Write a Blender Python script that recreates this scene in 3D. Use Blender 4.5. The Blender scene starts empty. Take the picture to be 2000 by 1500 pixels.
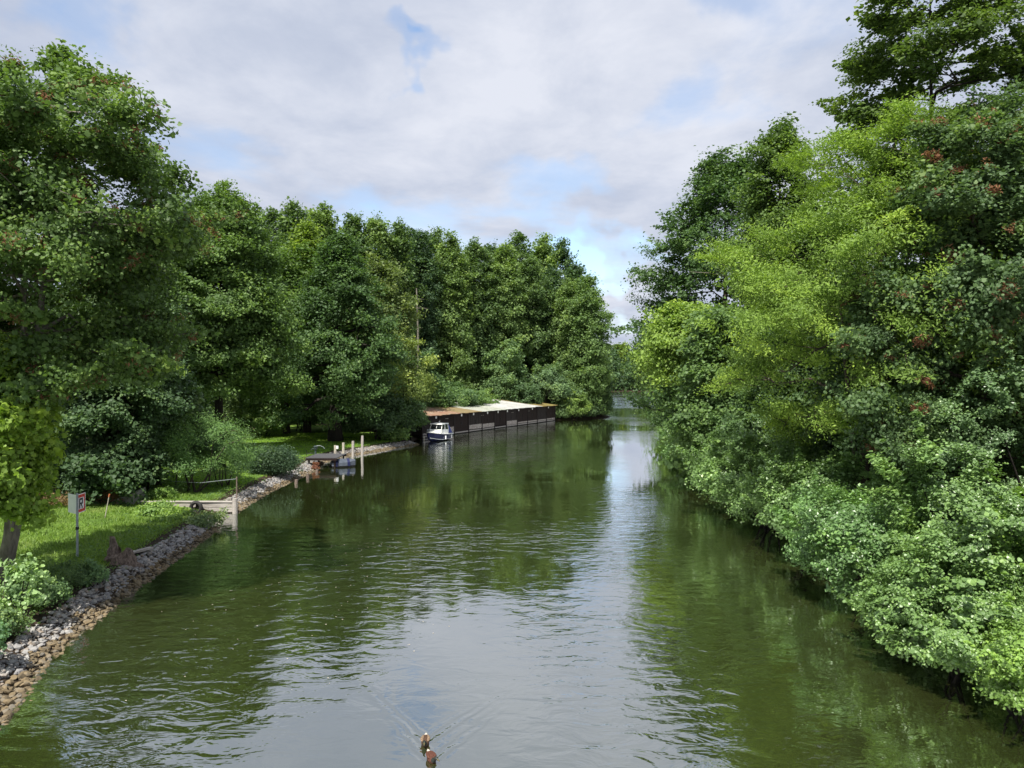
import bpy, bmesh, math, random
import numpy as np
from mathutils import Vector, Matrix
from mathutils.noise import noise as mnoise

S = bpy.context.scene
COL = S.collection
PI = math.pi
CAM_H = 6.5
F = 1503.0            # focal length in photo pixels (photo is 2000 wide)
HY = 742.0            # horizon row in the photo


def X(px, d):
    return (px - 1000.0) / F * d


def Z(py, d):
    return CAM_H + (HY - py) / F * d


def rng_of(seed):
    return np.random.default_rng(seed)


# ------------------------------------------------------------------ tags
def tag(o, label=None, cat=None, group=None, kind=None):
    if label:
        o['label'] = label
    if cat:
        o['category'] = cat
    if group:
        o['group'] = group
    if kind:
        o['kind'] = kind
    return o


def empty(name, loc, rz=0.0, scale=None):
    o = bpy.data.objects.new(name, None)
    o.empty_display_size = 0.3
    COL.objects.link(o)
    o.location = loc
    o.rotation_euler = (0, 0, rz)
    if scale is not None:
        o.scale = scale
    return o


def link(name, me, parent=None, mat=None):
    o = bpy.data.objects.new(name, me)
    COL.objects.link(o)
    if parent is not None:
        o.parent = parent
    if mat is not None:
        me.materials.clear()
        me.materials.append(mat)
    return o


# ------------------------------------------------------------------ materials
def new_mat(name):
    m = bpy.data.materials.new(name)
    m.use_nodes = True
    nt = m.node_tree
    for n in list(nt.nodes):
        nt.nodes.remove(n)
    out = nt.nodes.new('ShaderNodeOutputMaterial')
    return m, nt, out


def N(nt, t, **kw):
    n = nt.nodes.new(t)
    for k, v in kw.items():
        setattr(n, k, v)
    return n


def math_node(nt, op, a, b=None, c=None, clamp=False):
    n = N(nt, 'ShaderNodeMath', operation=op, use_clamp=clamp)
    for i, v in enumerate((a, b, c)):
        if v is None:
            continue
        if isinstance(v, (int, float)):
            n.inputs[i].default_value = v
        else:
            nt.links.new(v, n.inputs[i])
    return n.outputs[0]


def ramp(nt, fac, stops, interp='LINEAR'):
    n = N(nt, 'ShaderNodeValToRGB')
    cr = n.color_ramp
    cr.interpolation = interp
    while len(cr.elements) < len(stops):
        cr.elements.new(0.5)
    for e, (p, c) in zip(cr.elements, stops):
        e.position = p
        e.color = (c[0], c[1], c[2], 1) if not isinstance(c, (int, float)) else (c, c, c, 1)
    nt.links.new(fac, n.inputs[0])
    return n.outputs[0]


def noise_tex(nt, scale, detail=4, rough=0.55, vec=None, dist=0.0):
    n = N(nt, 'ShaderNodeTexNoise')
    n.inputs['Scale'].default_value = scale
    n.inputs['Detail'].default_value = detail
    n.inputs['Roughness'].default_value = rough
    n.inputs['Distortion'].default_value = dist
    if vec is not None:
        nt.links.new(vec, n.inputs['Vector'])
    return n.outputs['Fac']


def simple_mat(name, c1, c2=None, scale=6.0, rough=0.7, bump=0.0, spec=0.4, stretch=(1, 1, 1), metallic=0.0, lo=0.35, hi=0.65):
    m, nt, out = new_mat(name)
    p = N(nt, 'ShaderNodeBsdfPrincipled')
    p.inputs['Roughness'].default_value = rough
    p.inputs['Specular IOR Level'].default_value = spec
    p.inputs['Metallic'].default_value = metallic
    nt.links.new(p.outputs[0], out.inputs[0])
    tc = N(nt, 'ShaderNodeTexCoord')
    mp = N(nt, 'ShaderNodeMapping')
    mp.inputs['Scale'].default_value = stretch
    nt.links.new(tc.outputs['Object'], mp.inputs['Vector'])
    f = noise_tex(nt, scale, 6, 0.6, mp.outputs[0])
    c2 = c2 or tuple(x * 0.7 for x in c1)
    nt.links.new(ramp(nt, f, [(lo, c1), (hi, c2)]), p.inputs['Base Color'])
    if bump:
        b = N(nt, 'ShaderNodeBump')
        b.inputs['Strength'].default_value = bump
        b.inputs['Distance'].default_value = 0.03
        nt.links.new(f, b.inputs['Height'])
        nt.links.new(b.outputs[0], p.inputs['Normal'])
    return m


def leaf_mat(name, rough=0.5, spec=0.35, transl=0.33, yellow=0.25):
    m, nt, out = new_mat(name)
    oi = N(nt, 'ShaderNodeObjectInfo')
    at = N(nt, 'ShaderNodeAttribute', attribute_name='lv')
    lv = at.outputs['Fac']
    val = math_node(nt, 'MULTIPLY_ADD', lv, 1.12, 0.64)
    mul = N(nt, 'ShaderNodeMix', data_type='RGBA', blend_type='MULTIPLY')
    mul.inputs[0].default_value = 1
    nt.links.new(oi.outputs['Color'], mul.inputs[6])
    cmb = N(nt, 'ShaderNodeCombineColor')
    for i in range(3):
        nt.links.new(val, cmb.inputs[i])
    nt.links.new(cmb.outputs[0], mul.inputs[7])
    # a few leaves turn yellower
    yl = N(nt, 'ShaderNodeMix', data_type='RGBA', blend_type='MULTIPLY')
    nt.links.new(math_node(nt, 'MULTIPLY', math_node(nt, 'POWER', lv, 3.0), yellow * 2), yl.inputs[0])
    nt.links.new(mul.outputs[2], yl.inputs[6])
    yl.inputs[7].default_value = (1.75, 1.25, 0.5, 1)
    p = N(nt, 'ShaderNodeBsdfPrincipled')
    p.inputs['Roughness'].default_value = rough
    p.inputs['Specular IOR Level'].default_value = spec
    nt.links.new(yl.outputs[2], p.inputs['Base Color'])
    tr = N(nt, 'ShaderNodeBsdfTranslucent')
    tc = N(nt, 'ShaderNodeMix', data_type='RGBA', blend_type='MULTIPLY')
    tc.inputs[0].default_value = 1
    nt.links.new(yl.outputs[2], tc.inputs[6])
    tc.inputs[7].default_value = (1.5, 1.6, 0.7, 1)
    nt.links.new(tc.outputs[2], tr.inputs['Color'])
    mx = N(nt, 'ShaderNodeMixShader')
    mx.inputs[0].default_value = transl
    nt.links.new(p.outputs[0], mx.inputs[1])
    nt.links.new(tr.outputs[0], mx.inputs[2])
    nt.links.new(mx.outputs[0], out.inputs[0])
    return m


M_LEAF = leaf_mat('leaf', 0.55, 0.3)
M_GLOSSY = leaf_mat('leaf_glossy', 0.38, 0.55, 0.28, 0.15)
M_SEED = leaf_mat('maple_seed', 0.7, 0.1, 0.25, 0.0)
M_BARK = simple_mat('bark', (0.075, 0.06, 0.045), (0.03, 0.025, 0.02), 3, 0.9, 0.6, 0.2, (3, 3, 0.6))
M_BARK_PALE = simple_mat('bark_pale', (0.22, 0.2, 0.165), (0.11, 0.1, 0.08), 4, 0.85, 0.5, 0.2, (2, 2, 0.8))
M_BARK_DARK = simple_mat('bark_dark', (0.032, 0.027, 0.022), (0.014, 0.012, 0.01), 3, 0.9, 0.6, 0.2, (3, 3, 0.6))

# ------------------------------------------------------------------ mesh helpers


def mesh_from(name, V, faces_flat, face_sizes, mat=None, smooth=False, attr=None, attr_name='lv'):
    me = bpy.data.meshes.new(name)
    V = np.asarray(V, dtype=np.float32)
    fs = np.asarray(face_sizes, dtype=np.int32)
    ff = np.asarray(faces_flat, dtype=np.int32)
    me.vertices.add(len(V))
    me.vertices.foreach_set('co', V.ravel())
    me.loops.add(len(ff))
    me.loops.foreach_set('vertex_index', ff)
    me.polygons.add(len(fs))
    st = np.concatenate(([0], np.cumsum(fs)[:-1])).astype(np.int32)
    me.polygons.foreach_set('loop_start', st)
    try:
        me.polygons.foreach_set('loop_total', fs)
    except Exception:
        pass
    me.polygons.foreach_set('use_smooth', np.full(len(fs), bool(smooth)))
    if attr is not None:
        a = me.attributes.new(attr_name, 'FLOAT', 'FACE')
        a.data.foreach_set('value', np.asarray(attr, dtype=np.float32))
    me.update(calc_edges=True)
    if mat is not None:
        me.materials.append(mat)
    return me


LEAF_SHAPES = {
    'rhomb': np.array([(-.5, 0, 0), (0.02, .42, .10), (.5, 0, -.05), (0.02, -.42, .10)]),
    'round': np.array([(-.5, 0, 0), (-.25, .38, .09), (.18, .42, .09), (.48, .0, -.04), (.18, -.42, .09), (-.25, -.38, .09)]),
    'slim': np.array([(-.5, 0, 0), (0.0, .2, .05), (.5, 0, -.08), (0.0, -.2, .05)]),
    'star': np.array([(-.5, 0, 0), (-.3, .5, .05), (.0, .3, .05), (.25, .45, 0), (.55, 0, -.08), (.25, -.45, 0), (.0, -.3, .05), (-.3, -.5, .05)]),
}


def leaves(name, C, Nr, L, lv, shape, rng, mat):
    n = len(C)
    Nr = Nr / (np.linalg.norm(Nr, axis=1, keepdims=True) + 1e-9)
    r = rng.normal(size=(n, 3))
    T = r - (r * Nr).sum(1, keepdims=True) * Nr
    T /= (np.linalg.norm(T, axis=1, keepdims=True) + 1e-9)
    B = np.cross(Nr, T)
    sh = LEAF_SHAPES[shape]
    k = len(sh)
    V = (C[:, None, :] + L[:, None, None] * (sh[None, :, 0:1] * T[:, None, :] + sh[None, :, 1:2] * B[:, None, :] + sh[None, :, 2:3] * Nr[:, None, :]))
    V = V.reshape(-1, 3)
    return mesh_from(name, V, np.arange(n * k), np.full(n, k), mat, False, lv)


def clump_leaves(name, rng, P, R, n, size, shape, mat, flat=0.5, up=0.9, out=0.5, wild=0.6, center=None, cvar=0.5):
    """leaves scattered through the clumps P (centres) with radii R"""
    P = np.asarray(P, float)
    R = np.asarray(R, float)
    w = R ** 2 * rng.uniform(0.25, 1.75, len(P))
    w /= w.sum()
    cf = flat * rng.uniform(0.55, 1.5, len(P))
    cs = np.exp(rng.normal(size=len(P)) * 0.2)
    tilt = rng.normal(size=(len(P), 2)) * 0.35
    idx = rng.choice(len(P), size=n, p=w)
    off = rng.normal(size=(n, 3)) * 0.5
    ln = np.linalg.norm(off, axis=1, keepdims=True)
    off = off / np.maximum(ln, 1e-6) * np.minimum(ln, 1.25)
    off[:, 2] *= cf[idx]
    off[:, 2] += (off[:, 0] * tilt[idx, 0] + off[:, 1] * tilt[idx, 1])
    C = P[idx] + off * R[idx][:, None]
    c0 = P.mean(0) if center is None else np.asarray(center, float)
    o = C - c0
    o /= (np.linalg.norm(o, axis=1, keepdims=True) + 1e-6)
    Nr = np.array([0, 0, up]) + o * out + rng.normal(size=(n, 3)) * wild
    cv = rng.random(len(P))
    lv = np.clip((1 - cvar) * rng.random(n) + cvar * cv[idx], 0, 1)
    L = size * cs[idx] * rng.uniform(0.5, 1.35, n)
    return leaves(name, C, Nr, L, lv, shape, rng, mat)


class Tubes:
    def __init__(self):
        self.V = []
        self.F = []
        self.n = 0

    def add(self, pts, rad, k=6):
        pts = np.asarray(pts, float)
        rad = np.asarray(rad, float)
        m = len(pts)
        tan = np.gradient(pts, axis=0)
        tan /= (np.linalg.norm(tan, axis=1, keepdims=True) + 1e-9)
        ref = np.array([1.0, 0.13, 0.07]) if abs(tan[0][2]) > 0.7 else np.array([0.05, 0.1, 1.0])
        a = np.cross(tan, ref)
        a /= (np.linalg.norm(a, axis=1, keepdims=True) + 1e-9)
        b = np.cross(tan, a)
        ang = np.arange(k) / k * 2 * PI
        ring = pts[:, None, :] + rad[:, None, None] * (np.cos(ang)[None, :, None] * a[:, None, :] + np.sin(ang)[None, :, None] * b[:, None, :])
        self.V.append(ring.reshape(-1, 3))
        base = self.n
        i = np.arange(m - 1)[:, None]
        j = np.arange(k)[None, :]
        q = np.stack([base + i * k + j, base + i * k + (j + 1) % k, base + (i + 1) * k + (j + 1) % k, base + (i + 1) * k + j], -1)
        self.F.append(q.reshape(-1, 4))
        self.n += m * k

    def mesh(self, name, mat, smooth=True):
        V = np.concatenate(self.V)
        Fq = np.concatenate(self.F)
        return mesh_from(name, V, Fq.ravel(), np.full(len(Fq), 4), mat, smooth)


# ------------------------------------------------------------------ trees
PROFILES = {
    'oval': lambda t: math.sin(PI * min(1, max(0, 0.12 + 0.86 * t)) ** 0.85) ** 0.7,
    'cone': lambda t: max(0.08, (1 - t) ** 0.75) * (0.75 + 0.25 * min(1, t * 5)),
    'column': lambda t: (0.75 + 0.25 * math.sin(PI * t)) * (1.0 if t < 0.7 else max(0.2, 1 - (t - 0.7) * 2.6)),
    'dome': lambda t: math.sqrt(max(0.02, 1 - (t * 0.98) ** 2)) * (0.85 + 0.15 * min(1, 4 * t)),
    'vase': lambda t: 0.45 + 0.55 * math.sin(PI * (0.15 + 0.7 * t)),
    'slope': lambda t: min(0.72, max(0.04, 1 - t) ** 0.6),
    'layer': lambda t: 0.35 + 0.65 * math.sin(PI * min(1, 0.35 + 0.62 * t)),
}


def grow(rng, H, R, cb=0.25, prof='oval', limbs=34, up=(0.1, 0.9), clump=0.8, lean=(0, 0), wob=0.15, tr=None, forks=1, fl=0.09, le=1.4, subs=5, droop=0.0, bare=0.35, asym=0.2, fill=0, fillr=None, skirt=0.0):
    """returns tubes, clump centres, clump radii"""
    tb = Tubes()
    pr = PROFILES[prof]
    tr = tr or H * 0.016
    P, CR = [], []
    stems = []
    for f in range(forks):
        m = 9
        t = np.linspace(0, 1, m)
        w = rng.normal(size=(m, 2)) * wob * 0.5
        w[0] = 0
        w = np.cumsum(w, 0) * 0.6
        lx = lean[0] + (rng.normal() * fl * H if forks > 1 else 0)
        ly = lean[1] + (rng.normal() * fl * H if forks > 1 else 0)
        hh = H * (1.0 if f == 0 else rng.uniform(0.75, 0.95))
        pts = np.stack([lx * t ** le + w[:, 0], ly * t ** le + w[:, 1], t * hh * 0.97], 1)
        pts[0] = (0, 0, -0.3)
        rad = tr * (1 - 0.93 * t ** 0.8) * (0.75 if f else 1)
        rad[0] *= 1.35
        tb.add(pts, rad, 8)
        stems.append(pts)
    ph1, ph2 = rng.random(2) * 6.28
    az = rng.random() * 6.28
    for i in range(limbs):
        st = stems[i % len(stems)]
        t = (i + rng.random() * 0.9) / limbs
        tt = cb + (0.985 - cb) * t
        fz = tt * (len(st) - 1)
        k = min(int(fz), len(st) - 2)
        base = st[k] * (1 - (fz - k)) + st[k + 1] * (fz - k)
        az += 2.4 + rng.normal() * 0.3
        rr = R * pr(t) * (1 + asym * math.sin(2 * az + ph1) + asym * 0.8 * math.sin(az + ph2 + 3 * t)) * rng.uniform(0.72, 1.12)
        rr = max(rr, 0.25)
        el = up[0] + (up[1] - up[0]) * t + rng.normal() * 0.12
        d = np.array([math.cos(az), math.sin(az), 0.0])
        m = 5
        s = np.linspace(0, 1, m)
        lp = base[None, :] + d[None, :] * (rr * s)[:, None]
        lp[:, 2] += rr * math.tan(min(1.2, max(-0.6, el))) * (s - 0.25 * s ** 2) - droop * rr * s ** 2
        lp[1:] += rng.normal(size=(m - 1, 3)) * 0.06 * rr
        r0 = max(0.012, tr * 0.34 * (1 - 0.75 * t) * min(1.2, rr / R + 0.2))
        tb.add(lp, r0 * (1 - 0.85 * s), 5)
        ns = max(2, int(subs * rr / R + 0.5))
        for q in range(ns):
            fs = bare + (1 - bare) * (q + rng.random()) / ns
            kk = min(int(fs * (m - 1)), m - 2)
            w2 = fs * (m - 1) - kk
            b2 = lp[kk] * (1 - w2) + lp[kk + 1] * w2
            sl = (0.18 + 0.38 * (1 - fs)) * rr * rng.uniform(0.6, 1.2) + 0.3 * clump
            sa = az + (1 if q % 2 else -1) * rng.uniform(0.5, 1.2)
            e2 = np.array([math.cos(sa), math.sin(sa), rng.normal() * 0.25 + 0.12 - droop * 0.6])
            tip = b2 + e2 * sl
            tb.add(np.stack([b2, (b2 + tip) / 2 + rng.normal(size=3) * 0.04 * sl, tip]), np.array([r0 * 0.4, r0 * 0.28, r0 * 0.1]), 3)
            P.append(tip)
            CR.append(clump * rng.uniform(0.65, 1.15))
            if sl > clump * 0.9:
                P.append(b2 + e2 * sl * 0.5)
                CR.append(clump * rng.uniform(0.5, 0.9))
        P.append(lp[-1])
        CR.append(clump * rng.uniform(0.6, 1.0))
    # leafy sprays between the limbs: a lumpy shell that closes the crown
    lump = rng.random((10, 3)) * np.array([6.28, 1.0, 1.0])
    for i in range(fill):
        t = rng.random() ** 0.85
        a = rng.random() * 6.28
        tt = cb + (0.97 - cb) * t
        st = stems[i % len(stems)]
        fz = tt * (len(st) - 1)
        k = min(int(fz), len(st) - 2)
        base = st[k] * (1 - (fz - k)) + st[k + 1] * (fz - k)
        lm = sum(0.30 * math.exp(-(((a - q[0] + PI) % (2 * PI) - PI) / 0.55) ** 2 - ((t - q[1]) / 0.13) ** 2) for q in lump)
        rr = R * pr(t) * (0.80 + lm) * (1 + asym * math.sin(2 * a + ph1) * 0.6) * (0.45 + 0.55 * rng.random() ** 0.4)
        P.append(base + np.array([math.cos(a) * rr, math.sin(a) * rr, rr * 0.25 * (up[0] + (up[1] - up[0]) * t) - skirt * rr * (1 - t)]))
        CR.append((fillr or clump) * rng.uniform(0.55, 1.15))
    for st in stems:
        for _ in range(3):
            P.append(st[-1] + rng.normal(size=3) * 0.25 * clump + np.array([0, 0, 0.1]))
            CR.append(clump * 0.6)
    P = np.array(P)
    f = H / (P[:, 2].max() + 0.3 * clump)
    if f < 1:
        P[:, 2] *= f
        for v in tb.V:
            v[:, 2] *= f
    return tb, P, np.array(CR)


def bush_form(rng, rx, ry, H, n=90, clump=0.5, low=0.05, stems=7, lumps=6, hollow=0.45, off=(0, 0), shoots=0):
    """dome-shaped shrub: lumpy ellipsoid filled with clumps, stems fanning from the base"""
    tb = Tubes()
    ld = rng.normal(size=(lumps, 3))
    ld[:, 2] = np.abs(ld[:, 2]) * 0.8
    ld /= np.linalg.norm(ld, axis=1, keepdims=True)
    la = rng.uniform(0.12, 0.5, lumps)
    d = rng.normal(size=(n, 3))
    d[:, 2] = np.abs(d[:, 2]) - 0.15
    d /= np.linalg.norm(d, axis=1, keepdims=True)
    dot = d @ ld.T
    rad = 0.72 + (np.exp((dot - 1) * 9) * la[None, :]).sum(1)
    u = rng.random(n) ** 0.45
    f = (hollow + (1 - hollow) * u) * rad
    z0 = H * (low + 0.32)
    P = np.stack([d[:, 0] * rx * f + off[0], d[:, 1] * ry * f + off[1], z0 + np.where(d[:, 2] > 0, d[:, 2] * (H - z0), d[:, 2] * z0 * 1.9) * f], 1)
    P[:, 2] = np.maximum(P[:, 2], H * low * rng.uniform(0.6, 1.6, n))
    CR = clump * rng.uniform(0.6, 1.2, n)
    if shoots:
        SPt, SR = [], []
        for _ in range(shoots):
            i = rng.integers(n)
            v = P[i] - np.array([off[0], off[1], z0 * 0.6])
            v = v / (np.linalg.norm(v) + 1e-6) + np.array([0, 0, rng.uniform(0.0, 0.7)]) + rng.normal(size=3) * 0.2
            L = rng.uniform(0.5, 1.3) * (0.5 + clump)
            for q in np.linspace(0.2, 1, 5):
                SPt.append(P[i] + v * L * q)
                SR.append(clump * 0.42 * (1.1 - 0.6 * q))
        P = np.concatenate([P, np.array(SPt)])
        P[:, 2] = np.maximum(P[:, 2], 0.12)
        CR = np.concatenate([CR, np.array(SR)])
    for i in rng.choice(n, size=min(stems, n), replace=False):
        b = np.array([rng.normal() * 0.12 * rx, rng.normal() * 0.12 * ry, -0.25])
        e = P[i]
        mid = b * 0.45 + e * 0.55 + np.array([0, 0, 0.12 * H]) + rng.normal(size=3) * 0.05 * H
        r = 0.012 * H + 0.01
        tb.add(np.stack([b, b * 0.6 + mid * 0.4 + rng.normal(size=3) * .03 * H, mid, e]), np.array([r, r * .8, r * .55, r * .15]), 5)
    return tb, P, CR


PROTO = {}


def make_tree(name, loc, form, leafcfg, color, label, cat='tree', group=None, bark=None, seed=0, rz=0.0, scale=None, seeds=None, key=None, crown='crown', trunk='trunk'):
    """form: (fn, kwargs); leafcfg: (n, size, shape, mat, kwargs)"""
    root = empty(name, loc, rz, scale)
    tag(root, label, cat, group)
    if key and key in PROTO:
        md = PROTO[key]
    else:
        rng = rng_of(seed)
        fn, kw = form
        tb, P, CR = fn(rng, **kw)
        n, size, shape, mat, lk = leafcfg
        md = [tb.mesh(name + '_wood', bark or M_BARK), clump_leaves(name + '_leaves', rng, P, CR, n, size, shape, mat, **lk), None]
        if seeds:
            sn, ssz = seeds
            o = P - P.mean(0)
            sel = rng.choice(len(P), size=max(8, int(len(P) / 2.4)), replace=False)
            PP = P[sel] + o[sel] / (np.linalg.norm(o[sel], axis=1, keepdims=True) + 1e-6) * CR[sel][:, None] * 0.45
            md[2] = clump_leaves(name + '_seeds', rng, PP, CR[sel] * 0.42, sn, ssz, 'slim', M_SEED, flat=0.6, up=0.2, out=0.7, wild=0.9)
        if key:
            PROTO[key] = md
    w = link(trunk, md[0], root)
    c = link(crown, md[1], root)
    c.color = (color[0] * 0.98, color[1] * 0.95, color[2] * 1.25, 1)
    if md[2] is not None:
        s = link('seed_clusters', md[2], root)
        s.color = (0.155, 0.078, 0.045, 1)
    return root


# ------------------------------------------------------------------ hard-surface builder
class MB:
    def __init__(self):
        self.bm = bmesh.new()

    def box(self, c, s, rz=0.0, rx=0.0, ry=0.0, bev=0.0):
        M = Matrix.Translation(c) @ Matrix.Rotation(rz, 4, 'Z') @ Matrix.Rotation(ry, 4, 'Y') @ Matrix.Rotation(rx, 4, 'X') @ Matrix.Diagonal((s[0], s[1], s[2], 1))
        r = bmesh.ops.create_cube(self.bm, size=1.0, matrix=M)
        if bev:
            es = list({e for v in r['verts'] for e in v.link_edges})
            bmesh.ops.bevel(self.bm, geom=es, offset=bev, segments=1, affect='EDGES', profile=0.5)
        return self

    def cyl(self, p0, p1, r0, r1=None, k=12):
        p0, p1 = Vector(p0), Vector(p1)
        r1 = r0 if r1 is None else r1
        d = p1 - p0
        q = Vector((0, 0, 1)).rotation_difference(d.normalized())
        M = Matrix.Translation((p0 + p1) / 2) @ q.to_matrix().to_4x4()
        bmesh.ops.create_cone(self.bm, cap_ends=True, segments=k, radius1=r0, radius2=r1, depth=d.length, matrix=M)
        return self

    def tube(self, pts, r, k=6):
        for a, b in zip(pts[:-1], pts[1:]):
            self.cyl(a, b, r, r, k)
        return self

    def loft(self, rings, cap=True, close=True):
        vs = [[self.bm.verts.new(p) for p in ring] for ring in rings]
        k = len(rings[0])
        for a, b in zip(vs[:-1], vs[1:]):
            for j in range(k if close else k - 1):
                self.bm.faces.new((a[j], a[(j + 1) % k], b[(j + 1) % k], b[j]))
        if cap:
            self.bm.faces.new(list(reversed(vs[0])))
            self.bm.faces.new(vs[-1])
        return self

    def poly(self, pts):
        self.bm.faces.new([self.bm.verts.new(p) for p in pts])
        return self

    def prism(self, pts, h):
        """closed outline pts (list of 3D), extruded by vector h"""
        h = Vector(h)
        a = [Vector(p) for p in pts]
        b = [p + h for p in a]
        return self.loft([a, b])

    def build(self, name, mat, parent=None, smooth=False, loc=None, rz=0.0):
        me = bpy.data.meshes.new(name)
        bmesh.ops.recalc_face_normals(self.bm, faces=self.bm.faces)
        self.bm.to_mesh(me)
        self.bm.free()
        if smooth:
            me.polygons.foreach_set('use_smooth', np.full(len(me.polygons), True))
        o = link(name, me, parent, mat)
        if loc is not None:
            o.location = loc
            o.rotation_euler = (0, 0, rz)
        return o


# ================================================================== TERRAIN
LSH = [(-11.0, -40), (-8.9, 8), (-9.6, 14.6), (-10.66, 17.8), (-11.5, 22.8), (-12.0, 27.3), (-12.6, 32.5), (-13.0, 35.4), (-14.2, 35.9), (-14.2, 37.2), (-13.45, 37.5), (-14.0, 44.8), (-14.0, 54.9), (-14.7, 60), (-14.2, 65), (-12.9, 68), (-10.9, 73.5), (-9.3, 77.5), (-10.2, 80), (-10.4, 86), (-8.0, 91.5), (7.0, 124), (12.0, 127), (17.2, 133), (17.6, 138), (13, 150), (-10, 180), (-80, 215), (-900, 260)]
LPOLY = [(-900, -40)] + LSH
RSH = [(11.4, -40), (11.2, 14.8), (11.0, 17.2), (11.6, 25.2), (12.6, 40), (13.4, 52), (16.0, 70.8), (23, 111), (33, 168), (48, 240), (67, 330), (86, 400)]
RPOLY = RSH + [(900, 400), (900, -40)]
FPOLY = [(-900, 425), (40, 425), (62, 432), (86, 428), (900, 425), (900, 2600), (-900, 2600)]


def poly_sd(poly, P):
    """signed distance (inside positive) from points P (n,2) to the polygon"""
    poly = np.asarray(poly, float)
    A = poly
    B = np.roll(poly, -1, axis=0)
    best = np.full(len(P), 1e18)
    inside = np.zeros(len(P), bool)
    for a, b in zip(A, B):
        ab = b - a
        t = np.clip(((P - a) @ ab) / (ab @ ab + 1e-12), 0, 1)
        d2 = ((P - a - t[:, None] * ab) ** 2).sum(1)
        best = np.minimum(best, d2)
        c = ((a[1] > P[:, 1]) != (b[1] > P[:, 1]))
        with np.errstate(divide='ignore', invalid='ignore'):
            xi = (b[0] - a[0]) * (P[:, 1] - a[1]) / (b[1] - a[1] + 1e-12) + a[0]
        inside ^= c & (P[:, 0] < xi)
    d = np.sqrt(best)
    return np.where(inside, d, -d)


def vnoise(P, s, seed=0.0):
    return np.array([mnoise(Vector((p[0] * s + seed, p[1] * s - seed, seed * 0.37))) for p in P])


def height(P):
    sl = poly_sd(LPOLY, P)
    sr = poly_sd(RPOLY, P)
    sf = poly_sd(FPOLY, P)

    def prof(s, a, b, c):
        return np.interp(s, [-6, -1.2, 0, 1.25, 1.6, 6, 25, 90, 400], [-2.2, -0.75, -0.06, a, a + 0.05, b, c, c + 1.2, c + 6])
    hl = prof(sl, 0.42, 0.62, 0.95)
    hr = prof(sr, 0.35, 1.5, 4.5)
    hf = prof(sf, 0.3, 0.8, 3)
    # the slip cut into the left bank in front of the timber wall
    x, y = P[:, 0], P[:, 1]
    cut = np.interp(x, [-22, -18.5, -14.5, -13], [0.62, 0.42, 0.04, -0.1])
    wgt = np.interp(y, [32.6, 34.6, 37.45, 37.5], [0, 1, 1, 0])
    hl = np.where((x < -12.5) & (x > -22) & (y > 32.5) & (y < 37.5), np.minimum(hl, hl * (1 - wgt) + cut * wgt), hl)
    return np.maximum(np.maximum(hl, hr), hf), sl, sr


def ground_z(x, y):
    return float(height(np.array([[x, y]]))[0][0])


xs = np.unique(np.concatenate([np.linspace(-900, -60, 22), np.linspace(-60, -22, 40), np.linspace(-22, -7, 61), np.linspace(-7, 8, 11), np.linspace(8, 24, 40), np.linspace(24, 90, 34), np.linspace(90, 900, 22)]))
ys = np.unique(np.concatenate([np.linspace(-40, 8, 13), np.linspace(8, 32, 60), np.linspace(32.4, 38.4, 31), np.linspace(38.8, 80, 104), np.linspace(80, 180, 81), np.linspace(180, 460, 60), np.linspace(460, 2600, 22)]))
GX, GY = np.meshgrid(xs, ys)
GP = np.stack([GX.ravel(), GY.ravel()], 1)
gz, gsl, gsr = height(GP)
dist = np.hypot(GP[:, 0], GP[:, 1])
bumpy = np.where(np.maximum(gsl, gsr) > 1.0, 0.07 * vnoise(GP, 0.45, 3.1) + 0.03 * vnoise(GP, 1.3, 7.7), 0)
gz = gz + bumpy
nx, ny = len(xs), len(ys)
ii, jj = np.meshgrid(np.arange(ny - 1), np.arange(nx - 1), indexing='ij')
quad = np.stack([ii * nx + jj, ii * nx + jj + 1, (ii + 1) * nx + jj + 1, (ii + 1) * nx + jj], -1).reshape(-1, 4)
gm = mesh_from('ground', np.stack([GP[:, 0], GP[:, 1], gz], 1), quad.ravel(), np.full(len(quad), 4), None, True)
soil = np.clip(1.0 - (np.maximum(gsl, -9) - 1.3) / 0.5, 0, 1)
wood = np.clip((GP[:, 1] - 92 + 0.5 * (GP[:, 0] + 20)) / 6, 0, 1) + np.clip((-27 - GP[:, 0]) / 5, 0, 1)
soil = np.maximum(np.where(gsl > -3, np.maximum(soil, np.clip(wood, 0, 0.95)), 0), np.where(gsr > -3, np.clip(1.0 - (gsr - 30) / 10, 0, 1) * 0.95, 0))
soil = np.where(GP[:, 1] > 418, 0.95, soil)
a_ = gm.attributes.new('soil', 'FLOAT', 'POINT')
a_.data.foreach_set('value', soil.astype(np.float32))

m, nt, out = new_mat('ground')
p = N(nt, 'ShaderNodeBsdfPrincipled')
p.inputs['Roughness'].default_value = 0.9
p.inputs['Specular IOR Level'].default_value = 0.15
nt.links.new(p.outputs[0], out.inputs[0])
geo = N(nt, 'ShaderNodeNewGeometry')
n1 = noise_tex(nt, 0.35, 6, 0.6, geo.outputs['Position'])
n2 = noise_tex(nt, 5.0, 5, 0.65, geo.outputs['Position'])
g1 = ramp(nt, n1, [(0.3, (0.07, 0.13, 0.024)), (0.52, (0.115, 0.20, 0.032)), (0.72, (0.16, 0.185, 0.06))])
mxa = N(nt, 'ShaderNodeMix', data_type='RGBA', blend_type='MULTIPLY')
mxa.inputs[0].default_value = 0.7
nt.links.new(g1, mxa.inputs[6])
nt.links.new(ramp(nt, n2, [(0.3, (0.45, 0.5, 0.4)), (0.7, (1.25, 1.2, 1.1))]), mxa.inputs[7])
s1 = ramp(nt, n2, [(0.3, (0.018, 0.014, 0.010)), (0.65, (0.05, 0.036, 0.024)), (0.8, (0.08, 0.06, 0.038))])
mxb = N(nt, 'ShaderNodeMix', data_type='RGBA')
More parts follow.
